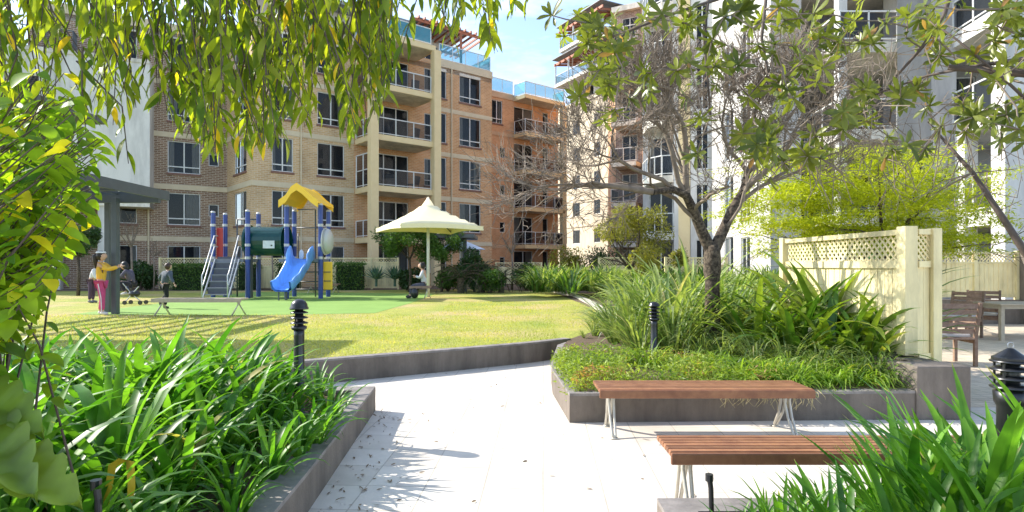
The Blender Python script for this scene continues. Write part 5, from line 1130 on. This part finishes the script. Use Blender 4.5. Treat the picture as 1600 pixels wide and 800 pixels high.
def shrub(label, px, Y, yt, wpx, mt, n, group='round shrubs along the back of the garden', leaf=lf, z0=.28):
    x = at(px, Y); h = zz(yt, Y) - z0; w_ = wpx * Y / 930 / 2; r = random.Random(int(px)); bl = []
    for i in range(9): a = r.uniform(0, 6.28); q = r.uniform(0, .55) * w_; bl.append((x + q * math.cos(a), Y + q * math.sin(a), z0 + h * r.uniform(.3, .72), w_ * r.uniform(.35, .55), w_ * r.uniform(.35, .5), h * r.uniform(.22, .34)))
    o = root('shrub', label, 'shrub', (x, Y, z0), group); leafball('foliage', None, None, bl, n, leaf, mt, None, parent=o)
    m = MB()
    for i in range(7): a = r.uniform(0, 6.28); m.tube([(x, Y, z0 - .05), (x + w_ * .3 * math.cos(a), Y + w_ * .3 * math.sin(a), z0 + h * .35), (x + w_ * .6 * math.cos(a), Y + w_ * .6 * math.sin(a), z0 + h * .75)], [.04, .025, .008], 5)
    m.build('stem', M['bark'], o)
shrub('dark green shrub behind the pergola post', 218, 29.5, 408, 60, 'l_dark', 4200)
shrub('dark leafy shrub right of the dark shelter', 742, 27.6, 388, 70, 'l_dark', 5200)
shrub('low mid green shrub at the foot of the dark cycads', 765, 26.5, 420, 60, 'l_mid', 3000)
shrub('dark bush beneath the orange block balconies', 822, 29, 410, 60, 'l_dark', 3500)
shrub('pale twiggy bush left of the bare tree beyond the lawn', 895, 31, 384, 75, 'l_olive', 2600)
shrub('dark round bush behind the white lattice fence', 935, 33, 378, 60, 'l_dark', 3000)
shrub('mid green bush below the dark shelter', 700, 28.2, 412, 60, 'l_mid', 3000)
shrub('low dark bush behind the seated woman', 640, 28.5, 418, 60, 'l_dark', 3200)
shrub('green bush in the garden left of the fence behind the trunk', 1010, 24, 392, 60, 'l_olive', 3000)
# cycads
def cycad(n, L):
    P = []; D = []; U_ = []; m = MB(); r = random.Random(n)
    for i in range(n):
        az = r.uniform(0, 6.28); el = R(r.uniform(10, 78)); p = Vector((0, 0, .35)); pts = [p.copy()]
        for j in range(14):
            d = Vector((math.cos(el) * math.cos(az), math.cos(el) * math.sin(az), math.sin(el))); p = p + d * L / 14; el -= R(7); pts.append(p.copy()); sd = Vector((-math.sin(az), math.cos(az), 0))
            for s in (-1, 1):
                for h in (0, .5): P.append(p - d * L / 14 * h); D.append(sd * s + d * .5 - Vector((0, 0, .15))); U_.append(sd.cross(d))
        m.tube(pts, .012, 4)
    return np.array(P), np.array(D), np.array(U_), m
cy = []
for i, (px, Y, s, lb) in enumerate(((720, 26.4, 1.1, 'dark feathery cycad under the dark shelter edge'), (752, 27.0, 1.25, 'tallest dark feathery cycad right of the shelter'), (783, 26.8, 1.0, 'dark feathery cycad nearest the orange block'))):
    o = root('cycad', lb, 'plant', (0, 0, 0), 'dark cycads by the shelter'); P, D, U_, m = cycad(30 + i, 1.35); scatter('fronds', leafshape(.26, .022, nseg=1), P, D, U_, np.ones(len(P)), rng.random(len(P)), M['l_dark'], parent=o); m.build('frond_stem', M['bark'], o)
    q = MB(); q.tube([(0, 0, -.3), (0, 0, .4)], .14, 8); q.build('trunk', M['bark'], o); o.location = (at(px, Y), Y, .5); o.scale = (s, s, s)

# ------------------------------------------------------------------ woody growth
def grow(m, p, d, r, L, depth, rnd, tips, nseg=4, spread_=.6, grav=0, up=0, minr=.003, kids=(2, 3), shrink=.72, lshrink=.74, wob=.18):
    pts = [p.copy()]; rd = [r]
    for i in range(nseg):
        d = (d + Vector((rnd.gauss(0, wob), rnd.gauss(0, wob), rnd.gauss(0, wob) + up - grav))).normalized(); p = p + d * L / nseg; pts.append(p.copy()); rd.append(max(minr, r * (1 - .32 * (i + 1) / nseg)))
    m.tube(pts, rd, 8 if r > .04 else 5 if r > .012 else 3, cap=False)
    tips.append((p.copy(), d.copy(), depth))
    if depth <= 0: return
    for k in range(rnd.randint(*kids)):
        q = pts[-1] if k == 0 else pts[rnd.randint(max(1, nseg - 2), nseg)]
        ax = d.orthogonal().normalized(); ax.rotate(__import__('mathutils').Quaternion(d, rnd.uniform(0, 6.28))); nd = (d + ax * rnd.uniform(.35, 1) * spread_ * (1 if k else .5)).normalized()
        grow(m, q.copy(), nd, max(minr, rd[-1] * (shrink + .12 * (k == 0))), L * lshrink * rnd.uniform(.75, 1.15), depth - 1, rnd, tips, nseg, spread_, grav, up, minr, kids, shrink, lshrink, wob)
# bare tree in the planter
Yt = 8.5; T = root('bare_tree', 'leafless grey barked tree with a forked trunk in the planter behind the bench', 'tree', (at(1113, Yt), Yt, .28)); rnd = random.Random(12)
def PP(px, py, Y): return P3(px, py, Y)
m = MB(); m.tube([PP(1113, 560 - 15 * k_, Yt) for k_ in range(12)] + [PP(1113, 383, Yt)], [.15, .13, .12, .112, .107, .104, .104, .105, .108, .115, .122, .118, .105], 16)
for i_, q_ in enumerate(m.v): k_ = 1 + .16 * mnoise.noise(Vector(q_) * 9); cx_ = at(1112, Yt); m.v[i_] = (cx_ + (q_[0] - cx_) * k_, Yt + (q_[1] - Yt) * k_, q_[2])
m.build('trunk', M['bark'], T, smooth=True)
m = MB(); tips = []
def limb(pts, r0, r1, n=10): rs = np.linspace(r0, r1, len(pts)); m.tube(pts, list(rs), n, cap=False)
limb([PP(1111, 392, Yt), PP(1098, 365, Yt), PP(1084, 330, 8.4), PP(1072, 305, 8.3), PP(1052, 296, 8.2), PP(1020, 300, 8.0)], .09, .04)
limb([PP(1115, 392, Yt), PP(1130, 360, Yt), PP(1145, 325, 8.6), PP(1160, 300, 8.7), PP(1168, 270, 8.8)], .088, .04)
m.build('limbs', M['bark'], T, smooth=True); m = MB()
starts = [((1020, 300, 8.0), (-1, -.3, .05), .045, 1.1, 4), ((1052, 296, 8.2), (-.8, -.4, .35), .035, 1.0, 4), ((1072, 305, 8.3), (-.25, -.3, 1), .05, .95, 4), ((1084, 330, 8.4), (.1, .6, .9), .04, .9, 4), ((1090, 345, 8.4), (-.9, .5, .45), .035, 1.0, 4), ((1160, 300, 8.7), (.7, -.2, .45), .045, 1.0, 4), ((1168, 270, 8.8), (.3, .2, 1), .042, .9, 4),
          ((1145, 325, 8.6), (.9, .4, .35), .035, 1.0, 4), ((1168, 270, 8.8), (-.5, -.2, .9), .035, .85, 4), ((1072, 305, 8.3), (-.6, -.1, .75), .04, 1.0, 4), ((1020, 300, 8.0), (-.8, .3, .45), .03, 1.0, 4), ((1084, 330, 8.4), (-.3, -.8, .5), .03, .8, 3), ((1168, 270, 8.8), (.8, -.5, .6), .035, 1.0, 4), ((1130, 360, 8.5), (.8, -.5, .5), .025, .8, 3)]
for (q, d, r_, L, dp) in starts: grow(m, PP(*q), (Vector(d) + Vector((0, 0, .12 if d[0] < 0 else 0))).normalized(), r_, L * (.9 if d[0] < -.5 else 1), dp, rnd, tips, 4, .75, .0, .045, .0040, (3, 4), .60, .70, .2)
m.build('branches', M['twig'], T, smooth=True)
tp = [t for t in tips if t[2] <= 1]; P = []; 
m = MB()
for t in tp:
    for k in range(3 if t[0].x > .6 else 1): d = (t[1] + Vector((rnd.gauss(0, .5), rnd.gauss(0, .5), rnd.gauss(0, .5)))).normalized(); L = rnd.uniform(.15, .35); m.tube([t[0], t[0] + d * L * .5 + Vector((rnd.gauss(0, .015),) * 3), t[0] + d * L + Vector((0, 0, rnd.uniform(-.02, .05)))], [.0042, .0035, .0025], 3, cap=False)
m.build('twigs', M['twig'], T)

# feathery lime tree
T = root('lime_tree', 'bright lime green feathery tree spreading behind the cream fence', 'tree', (at(1385, 12.6), 12.6, .28)); rnd = random.Random(4); m = MB(); tips = []
b0 = Vector((at(1385, 12.6), 12.6, .28)); m.tube([b0, b0 + Vector((.05, 0, .8)), b0 + Vector((-.05, .05, 1.3))], [.1, .08, .07], 8)
for a in range(9):
    an = a * .7; grow(m, b0 + Vector((-.05, .05, 1.25)), Vector((math.cos(an) * 1.1, math.sin(an) * .8, .45 + .3 * (a % 3))).normalized(), .045, 1.25, 3, rnd, tips, 4, .7, .03, .0, .004, (2, 3), .65, .78, .16)
m.build('trunk', M['bark'], T, smooth=True)
P = []; D = []; U_ = []; TT = []
for i in range(520):
    # flat feathery sprays
    px = rnd.gauss(1350, 130); py = rnd.uniform(225, 395)
    if abs((px - 1352) / 226) ** 2 + abs((py - 322) / 104) ** 2 > 1.0 + .25 * math.sin(px * .09): continue
    c = P3(px, py, rnd.uniform(11.3, 13.9)); tt = rnd.random(); aa = rnd.uniform(0, 6.28)
    for k in range(110):
        rr_ = rnd.random() ** .6 * .42; a = rnd.uniform(0, 6.28); x, y = rr_ * math.cos(a) * 1.3, rr_ * math.sin(a); P.append((c.x + x * math.cos(aa) - y * math.sin(aa), c.y + x * math.sin(aa) + y * math.cos(aa), c.z + rnd.gauss(0, .04) - rr_ * .22)); D.append((rnd.gauss(0, 1), rnd.gauss(0, 1), rnd.gauss(-.2, .3))); U_.append((rnd.gauss(0, .35), rnd.gauss(0, .35), 1)); TT.append(min(1, max(0, tt * .7 + rnd.random() * .3)))
scatter('crown', leafshape(.095, .034, nseg=2), np.array(P), np.array(D), np.array(U_), rng.uniform(.6, 1.3, len(P)), TT, M['l_lime'], parent=T)
# small trees beyond the garden
def small_tree(label, px, Y, ytop, ybase, wpx, mt, nl, leaf, bare=False, group='small trees at the edge of the lawn', trunk=.07, seed=1, dens=.5):
    x = at(px, Y); z0 = .28; T = root('small_tree', label, 'tree', (x, Y, z0), group); rnd = random.Random(seed); m = MB(); tips = []; H_ = zz(ytop, Y) - z0; cb = zz(ybase, Y) - z0; W_ = wpx * Y / 930 / 2
    m.tube([(x, Y, z0 - .05), (x + .04, Y, z0 + cb * .5), (x, Y, z0 + cb)], [trunk, trunk * .85, trunk * .75], 8)
    for a in range(6):
        an = a * 1.05 + rnd.random(); dd = Vector((math.cos(an) * W_ * .7, math.sin(an) * W_ * .7, (H_ - cb) * rnd.uniform(.4, .9))); grow(m, Vector((x, Y, z0 + cb * .97)), dd.normalized(), trunk * .5, dd.length * .5, 3, rnd, tips, 3, .7, 0, .03, .006, (2, 3), .6, .68, .15)
    m.build('trunk', M['twig' if bare else 'bark'], T, smooth=True)
    if nl:
        bl = []
        for i in range(16): a = rnd.uniform(0, 6.28); q = math.sqrt(rnd.random()) * W_ * .8; bl.append((x + q * math.cos(a), Y + q * math.sin(a) * .8, z0 + cb + (H_ - cb) * rnd.uniform(.12, .85) * (1 - .3 * (q / W_)), W_ * rnd.uniform(.2, .34), W_ * rnd.uniform(.2, .34), (H_ - cb) * rnd.uniform(.1, .2)))
        leafball('crown', None, None, bl, nl, leaf, mt, None, parent=T, skinf=.2)
    return T
l2 = leafshape(.13, .05, nseg=2)
small_tree('dark olive tree behind the cream umbrella, left of the shelter', 640, 27.5, 322, 405, 115, 'l_mid', 7000, l2, seed=2)
small_tree('spreading dark green tree right behind the umbrella pole', 690, 27.8, 345, 410, 90, 'l_mid', 5500, l2, seed=3)
small_tree('sparse yellow olive tree between the cream block and the bare tree trunk', 985, 22.5, 300, 420, 145, 'l_olive', 5200, l2, seed=4, trunk=.09)
small_tree('small leafless tree in front of the brown brick wall, right of the pergola', 205, 28.5, 318, 385, 75, None, 0, l2, True, seed=5, trunk=.06)
small_tree('small leafless tree before the orange block', 800, 30, 350, 395, 45, None, 0, l2, True, seed=6, trunk=.06)
small_tree('small leafless tree behind the running boy', 240, 29.3, 372, 400, 40, None, 0, l2, True, seed=7, trunk=.04)
small_tree('leafless pale tree behind the green tunnel', 425, 28.5, 310, 395, 70, None, 0, l2, True, seed=8, trunk=.05)
small_tree('dark leaved tree in front of the white building, behind the girl in yellow', 122, 24, 345, 400, 60, 'l_dark', 2600, l2, seed=9)
small_tree('young leafy tree left of the bare tree trunk', 1062, 20.5, 385, 415, 26, 'l_olive', 700, l2, seed=10, trunk=.03)

# ------------------------------------------------------------------ foreground trees
# weeping tree, trunk left of the camera
T = root('weeping_tree', 'tree with drooping narrow leaves hanging over the top left of the view', 'tree', (-4.6, 1.4, .19)); rnd = random.Random(9); m = MB()
m.tube([(-4.6, 1.4, 0), (-4.5, 1.45, 1.2), (-4.3, 1.6, 2.3), (-4.0, 1.8, 3.0)], [.2, .16, .14, .12], 12)
LM = [[(-4.0, 1.8, 3.0), (-2.8, 2.2, 3.35), (-1.6, 2.4, 3.4), (-.6, 2.6, 3.3), (0, 2.7, 3.1)], [(-4.1, 1.8, 2.9), (-3.2, 2.8, 3.4), (-2.0, 3.3, 3.5), (-.8, 3.4, 3.4)], [(-4.2, 1.7, 2.7), (-3.4, 2.3, 3.1), (-2.4, 2.6, 3.2), (-1.6, 2.9, 3.1)], [(-4.2, 1.7, 2.7), (-3.6, 3.0, 3.2), (-3.0, 3.6, 3.2)]]
for l_ in LM: m.tube(l_, list(np.linspace(.07, .02, len(l_))), 8)
m.build('trunk', M['bark'], T, smooth=True)
env = [(-60, 330), (0, 250), (60, 200), (100, 235), (150, 255), (195, 262), (222, 235), (250, 160), (290, 215), (335, 240), (375, 230), (415, 225), (455, 235), (485, 185), (520, 190), (560, 205), (590, 190), (610, 130), (640, 108), (660, 20), (680, 60), (715, 78), (730, 20), (760, 40), (775, 90), (790, 45), (815, 20), (835, 0)]
ex_, ey_ = zip(*env); P = []; D = []; U_ = []; TT = []; m = MB()
cl_ = [-30, 20, 75, 150, 190, 215, 290, 325, 345, 395, 430, 455, 490, 530, 560, 585, 605]
for i in range(340):
    px = (rnd.choice(cl_) + rnd.gauss(0, 13) if i % 3 else rnd.uniform(-60, 630)) if i > 26 else rnd.choice([690, 705, 715, 770, 775, 800, 822]) + rnd.gauss(0, 6); yt = np.interp(px, ex_, ey_); Y = rnd.uniform(2.2, 3.3)
    frac = rnd.uniform(.25, 1.0) if i % 3 else 1.0; tipy = -40 + (yt + 40) * frac; tip = P3(px, tipy, Y); L = rnd.uniform(.35, .8)
    if px < 235 and i % 3 == 0: continue
    top = tip + Vector((rnd.uniform(-.25, .1), rnd.uniform(-.1, .1), L)); mid = top.lerp(tip, .5) + Vector((rnd.uniform(-.06, .1), 0, rnd.uniform(0, .08))); m.tube([top, mid, tip], [.004, .003, .0015], 4, cap=False)
    nl = int(L / .042); tb = rnd.random() ** 1.6 * .8
    for k in range(nl):
        f = k / nl; q = (top.lerp(mid, f * 2) if f < .5 else mid.lerp(tip, f * 2 - 1)); a = rnd.uniform(0, 6.28)
        P.append(tuple(q)); D.append((math.cos(a) * .75, math.sin(a) * .75, -1 + rnd.gauss(0, .4))); U_.append((math.cos(a) + rnd.gauss(0, .4), math.sin(a) + rnd.gauss(0, .4), .4)); TT.append(.99 if rnd.random() < .03 else min(.88, tb + rnd.random() * .3))
m.build('twigs', M['darktwig'], T)
m = MB()
for i in range(70):
    l_ = rnd.choice(LM); k = rnd.randint(0, len(l_) - 2); a = Vector(l_[k]).lerp(Vector(l_[k + 1]), rnd.random()); q = a + Vector((rnd.uniform(-.5, .6), rnd.uniform(-.4, .4), rnd.uniform(-.5, .1))); m.tube([a, a.lerp(q, .5) + Vector((0, 0, .06)), q], [.012, .008, .005], 5, cap=False)
m.build('branches', M['darktwig'], T)
scatter('crown', leafshape(.095, .031, curl=.28), np.array(P), np.array(D), np.array(U_), rng.uniform(.6, 1.25, len(P)), TT, M['l_weep'], parent=T)

# lime broad leaved shrub at the left edge
T = root('broad_leaf_shrub', 'lime green shrub with heart shaped leaves crowding the left edge', 'shrub', (-2.4, 2.0, .19)); rnd = random.Random(21); m = MB(); P = []; D = []; U_ = []; TT = []
env = [(80, 70), (120, 130), (170, 150), (220, 185), (270, 190), (330, 175), (360, 140), (420, 120), (470, 60), (520, 40), (560, 20)]
ey_, ex_ = zip(*env)
for i in range(230):
    py = rnd.uniform(110, 580); pxm = np.interp(py, ey_, ex_); px = pxm - abs(rnd.gauss(0, 1)) * 75 - 22; Y = rnd.uniform(1.9, 2.8)
    tip = P3(px, py, Y); base = Vector((-2.4 + rnd.gauss(0, .2), 2.1 + rnd.gauss(0, .2), .3 + max(0, tip.z - .9) * .6)); mid = base.lerp(tip, .6) + Vector((0, 0, .12)); m.tube([base, mid, tip], [.005, .0035, .0015], 4, cap=False)
    tb = rnd.random()
    for k in range(12):
        f = .4 + .6 * k / 11; q = base.lerp(mid, f / .6) if f < .6 else mid.lerp(tip, (f - .6) / .4); a = rnd.uniform(0, 6.28); P.append(tuple(q)); D.append((math.cos(a), math.sin(a), rnd.uniform(-.6, .1))); U_.append((rnd.gauss(0, .45) - .2, rnd.gauss(0, .45), 1)); TT.append(.99 if rnd.random() < .07 else min(.88, tb * .6 + rnd.random() * .4))
for k in range(9):
    an = k * .7; m.tube([(-2.4, 2.05, .1), (-2.4 + .15 * math.cos(an), 2.05 + .15 * math.sin(an), 1.0), (-2.4 + .35 * math.cos(an), 2.05 + .35 * math.sin(an), 2.0)], [.014, .010, .005], 6)
m.build('stems', M['darktwig'], T, smooth=True)
scatter('foliage', leafshape(.082, .046, kind='ovate', fold=.3, curl=.3, nseg=5), np.array(P), np.array(D), np.array(U_), rng.uniform(.55, 1.3, len(P)), TT, M['l_shrub'], parent=T)
# small low leafy plants at bottom left
N = 5000; P = np.column_stack([rng.uniform(-3.3, -1.55, N), rng.uniform(1.7, 3.4, N), rng.uniform(.2, .42, N)]); D = rng.normal(size=(N, 3)); U_ = rng.normal(size=(N, 3)) * .5 + [0, 0, 1]
tag(scatter('ground_cover', leafshape(.05, .02, nseg=2), P, D, U_, rng.uniform(.6, 1.3, N), rng.random(N) * .8, M['l_agap'], origin=(-2.4, 2.5, .2)), 'dark low ground cover under the strap leaves at the bottom left', 'ground cover', kind='stuff')
# big lobed leaves bottom left
T = root('philodendron', 'large lobed yellow green leaves at the bottom left corner', 'plant', (-1.95, 1.75, .19)); 
for (px0, py0, px1, py1, Y0, Y1, W_) in ((-60, 700, 130, 800, 1.9, 1.75, .2), (-80, 600, 70, 690, 2.0, 1.9, .17), (-40, 640, 60, 790, 2.0, 1.7, .17)):
    a, b = P3(px0, py0, Y0), P3(px1, py1, Y1); m = MB(); d = b - a; n = 28; sd = d.cross(Vector((0, -.5, 1))).normalized(); nm = sd.cross(d).normalized(); vs = []; m.tint = rnd.uniform(.3, .8)
    for i in range(n + 1):
        t = i / n; w_ = W_ / 2 * math.sin(math.pi * min(1, t * .93 + .07)) ** .7 * (.62 + .38 * abs(math.sin(t * 20)) ** .6); c = a + d * t + nm * .05 * math.sin(t * 3); vs += [c - sd * w_ + nm * .03 + nm * .012 * math.sin(t * 38), c, c + sd * w_ + nm * .03 + nm * .012 * math.sin(t * 38 + 1)]
    m.add(vs, [f for j in range(n) for f in ((j * 3, j * 3 + 1, j * 3 + 4, j * 3 + 3), (j * 3 + 1, j * 3 + 2, j * 3 + 5, j * 3 + 4))]); m.build('leaf', M['l_broad'], T, smooth=True, tint=True)
    m = MB(); m.tube([(-1.95, 1.75, .15), a * .5 + Vector((-1.95, 1.75, .3)) * .5, a, a.lerp(b, .5), b], [.012, .01, .008, .006, .003], 6); m.build('stalk', M['l_broad'], T, smooth=True)
# yellow bent leaf and lone iris leaves
m = MB(); a = P3(165, 735, 2.6); q = [a + Vector((0, 0, -.15)), P3(175, 728, 2.6), P3(192, 718, 2.6), P3(203, 720, 2.6), P3(205, 760, 2.6), P3(200, 800, 2.6)]; vs = []
for i, p in enumerate(q): w_ = (.012, .016, .018, .018, .016, .006)[i]; vs += [p + Vector((-w_, 0, w_ * .3)), p + Vector((w_, 0.004, -w_ * .3))]
m.add(vs, [(2 * i, 2 * i + 1, 2 * i + 3, 2 * i + 2) for i in range(5)]); tag(m.build('wilted_leaf', mat('yellow_leaf', (.75, .50, .03), .5), origin=a, smooth=True), 'bent yellow wilted strap leaf at the lower left', 'leaf')

# rosette leaved tree, trunk right of the camera
T = root('rosette_tree', 'tree with whorled narrow leaves and thin dark branches over the top right', 'tree', (3.9, 2.2, .2)); rnd = random.Random(33); m = MB()
base = Vector((3.9, 2.2, 0)); m.tube([base, (3.8, 2.25, 1.2), (3.7, 2.35, 2.1), (3.4, 2.5, 2.9)], [.12, .1, .085, .07], 10); P = []; D = []; U_ = []; TT = []
def rosette(p, ax, L=.1, n=None):
    ax = ax.normalized(); o1 = ax.orthogonal().normalized(); o2 = ax.cross(o1); tb = rnd.random() * .6; n = n or rnd.randint(7, 11)
    for k in range(n):
        a = k * 6.283 / n + rnd.uniform(-.25, .25); dd = o1 * math.cos(a) + o2 * math.sin(a); e_ = rnd.uniform(-.15, .75); P.append(tuple(p + ax * rnd.uniform(-.015, .01))); D.append(tuple(dd + ax * e_)); U_.append(tuple(ax - dd * e_ * .6)); TT.append((.99 if rnd.random() < .02 else min(.88, tb + rnd.random() * .35)))
ros = []
for c_ in ((960, 60, 70, 50, 20), (900, 30, 40, 25, 6), (940, 130, 45, 35, 10), (1010, 130, 55, 40, 10), (960, 175, 25, 20, 3), (1050, 30, 60, 30, 10), (1110, 70, 40, 40, 7), (1125, 110, 30, 25, 4), (1095, 180, 15, 10, 2), (1085, 235, 14, 10, 2), (1165, 150, 20, 14, 2), (1190, 20, 50, 20, 7), (1215, 60, 30, 40, 5), (1230, 130, 30, 50, 5), (1290, 40, 50, 40, 8), (1270, 110, 40, 40, 6), (1320, 90, 40, 40, 6), (1200, 220, 40, 35, 7), (1260, 235, 45, 35, 8), (1330, 190, 45, 40, 7), (1340, 150, 30, 20, 3), (1400, 30, 60, 30, 8), (1450, 60, 30, 40, 6), (1430, 140, 30, 30, 5), (1490, 90, 40, 20, 4), (1560, 30, 60, 30, 10), (1590, 90, 40, 40, 7), (1540, 190, 60, 30, 8), (1590, 170, 30, 40, 6), (1500, 170, 30, 25, 4), (1395, 245, 40, 25, 4), (1620, 30, 40, 60, 8), (1160, 230, 25, 20, 3)):
    for k in range(int(c_[4] * (1.0 if c_[0] < 1120 else 1.35))):
        ros.append(P3(c_[0] + rnd.gauss(0, c_[2] * .55), c_[1] + rnd.gauss(0, c_[3] * .55), rnd.uniform(2.5, 3.7)))
limbs = [[(3.4, 2.5, 2.9), (2.6, 2.8, 3.2), (1.8, 3.0, 3.25), (1.0, 3.1, 3.15)], [(3.5, 2.45, 2.7), (2.8, 2.9, 2.9), (2.2, 3.2, 2.95)], [(3.7, 2.35, 2.1), (2.85, 2.75, 2.35), (2.2, 3.0, 2.5)]]
e1 = [P3(1640, 440, 3.0), P3(1600, 392, 3.0), P3(1560, 330, 3.05), P3(1520, 270, 3.1), P3(1480, 225, 3.2), P3(1450, 190, 3.3)]
e2 = [P3(1680, 85, 2.6), P3(1600, 92, 2.8), P3(1520, 104, 3.0), P3(1450, 118, 3.2), P3(1330, 160, 3.5)]
e3 = [P3(1490, -30, 2.9), P3(1475, 25, 2.9), P3(1440, 75, 3.0), P3(1400, 120, 3.1), P3(1390, 190, 3.2)]
e4 = [P3(1110, -30, 3.0), P3(1100, 60, 3.0), P3(1107, 140, 3.0), P3(1110, 180, 3.0)]
e5 = [P3(1200, -30, 3.1), P3(1190, 60, 3.1), P3(1200, 115, 3.1), P3(1170, 150, 3.1), P3(1120, 95, 3.2)]
e6 = [P3(1640, 190, 2.8), P3(1560, 115, 2.9), P3(1495, 62, 3.0), P3(1450, 30, 3.1)]
e7 = [P3(1180, -20, 3.0), P3(1040, 25, 3.0), P3(980, 50, 3.0), P3(930, 90, 3.1)]
for l_ in limbs: m.tube(l_, list(np.linspace(.045, .015, len(l_))), 8)
for l_, r_ in ((e1, .022), (e2, .013), (e3, .013), (e4, .008), (e5, .009), (e6, .009), (e7, .009)): m.tube(l_, list(np.linspace(r_, .004, len(l_))), 6)
m.tube([(3.75, 2.3, 1.7), P3(1660, 470, 2.9), e1[0]], [.04, .03, .022], 8); m.tube([(3.4, 2.5, 2.9), (3.2, 2.6, 2.8), e2[0]], [.03, .02, .013], 6); m.tube([(3.6, 2.4, 2.4), e6[0]], [.02, .01], 6)
for e_ in (e3, e4, e5, e7):
    a = e_[0]; c = min((Vector(q) for l_ in limbs for q in l_), key=lambda q: (q - a).length); m.tube([c, c.lerp(a, .5) + Vector((0, 0, .05)), a], [.014, .011, .009], 6)
nodes = [Vector(q) for l_ in limbs for q in l_] + [q for e_ in (e1[2:], e2, e3, e4, e5, e6, e7) for q in e_] + [a.lerp(b, .5) for e_ in (e1[2:], e2, e3, e4, e5, e6, e7) for a, b in zip(e_, e_[1:])]
ros.sort(key=lambda q: min((q - n_).length for n_ in nodes))
tw = MB()
for q in ros:
    c = min(nodes, key=lambda n_: (n_ - q).length + (.25 if n_.z < q.z - .3 else 0)); v_ = q - c; mid = c.lerp(q, .55) + Vector((rnd.gauss(0, .03), rnd.gauss(0, .03), rnd.uniform(-.04, .06))) * min(1, v_.length * 2)
    tw.tube([c, mid, q], [.0045, .0035, .0025], 4, cap=False); nodes.append(q); nodes.append(mid); ax = (q - mid).normalized() + Vector((rnd.gauss(0, .25), rnd.gauss(-.25, .25), rnd.uniform(-.1, .5))); rosette(q, ax)
for i in range(260):
    px, py = rnd.uniform(1130, 1610), rnd.uniform(60, 330); a = P3(px, py, rnd.uniform(2.8, 3.6)); c = min(nodes, key=lambda n_: (n_ - a).length); tw.tube([c, c.lerp(a, .5) + Vector((rnd.gauss(0, .05), rnd.gauss(0, .05), rnd.gauss(0, .05))), a], [.0035, .0028, .0015], 3, cap=False)
m.build('trunk', M['darktwig'], T, smooth=True); tw.build('twigs', M['twig'], T)
scatter('crown', leafshape(.088, .025, kind='obl', fold=.25, curl=.12), np.array(P), np.array(D), np.array(U_), rng.uniform(.6, 1.15, len(P)), TT, M['l_ros'], parent=T)

# ------------------------------------------------------------------ grass blades, litter
N = 70000; X = []; 
u_ = rng.uniform(0, 1, N); Yg = 6.5 * (20 / 6.5) ** (rng.random(N) ** 1.3); Xg = (rng.uniform(40, 1000, N) - 800) / 930 * Yg
fy = np.interp(Xg, [q[0] for q in FRONT], [q[1] for q in FRONT]); ok = (Yg > fy + .06) & (Xg < 2.2) & ~((Xg > .8) & (Yg < 11.5)); tx = a
ok &= ~((Yg > 14.75) & (Xg < -1.9 - (Yg - 14) * .02)); Xg, Yg = Xg[ok], Yg[ok]; n = len(Xg)
P = np.column_stack([Xg, Yg, np.full(n, .278)]); D = rng.normal(size=(n, 3)) * .6 + [0, 0, 1]; D[:, 2] = abs(D[:, 2]); U_ = rng.normal(size=(n, 3)) + [0, -.5, .3]
T_ = np.clip([.45 + .6 * mnoise.noise(Vector((x * .9, y * .9, 1))) for x, y in zip(Xg, Yg)] + rng.normal(size=n) * .15, 0, 1)
tag(scatter('grass', leafshape(.035, .006, nseg=1, kind='x'), P, D, U_, rng.uniform(.6, 1.4, n) * (1 + (Yg - 7) * .05), T_, M['l_grass'], origin=(-2, 9, .28)), 'short yellow green lawn grass', 'grass', kind='stuff')
N = 190; P = []; 
while len(P) < N:
    if rng.random() < .55: y = rng.uniform(3.4, 6.1); x = -1.25 - (y - 3.6) * .065 + abs(rng.normal()) * .22 + .05
    else: y = rng.uniform(3.4, 9); x = rng.uniform(-1.2, 1.3)
    if y > 5.6 and x > .5: continue
    P.append((x, y, .006))
P = np.array(P); D = rng.normal(size=(N, 3)); D[:, 2] = abs(D[:, 2]) * .15; U_ = rng.normal(size=(N, 3)) * .35 + [0, 0, 1]
tag(scatter('leaf_litter', leafshape(.055, .02, curl=.0, nseg=3), P, D, U_, rng.uniform(.25, 1.0, N), rng.random(N), M['brownleaf'], origin=(0, 5, 0)), 'small brown fallen leaves scattered on the pale paving', 'fallen leaves', kind='stuff')
N = 1500; P = np.column_stack([rng.uniform(-2.3, -1.5, N), rng.uniform(4.8, 5.95, N), rng.uniform(.195, .21, N)]); D = rng.normal(size=(N, 3)) * [1, 1, .2]; U_ = rng.normal(size=(N, 3)) * .3 + [0, 0, 1]
tag(scatter('leaf_litter', leafshape(.05, .02, curl=0, nseg=2), P, D, U_, rng.uniform(.4, 1.1, N), rng.random(N), M['brownleaf'], origin=(-1.9, 5.4, .2)), 'brown leaf litter on the bare soil corner of the left planter', 'fallen leaves', kind='stuff')
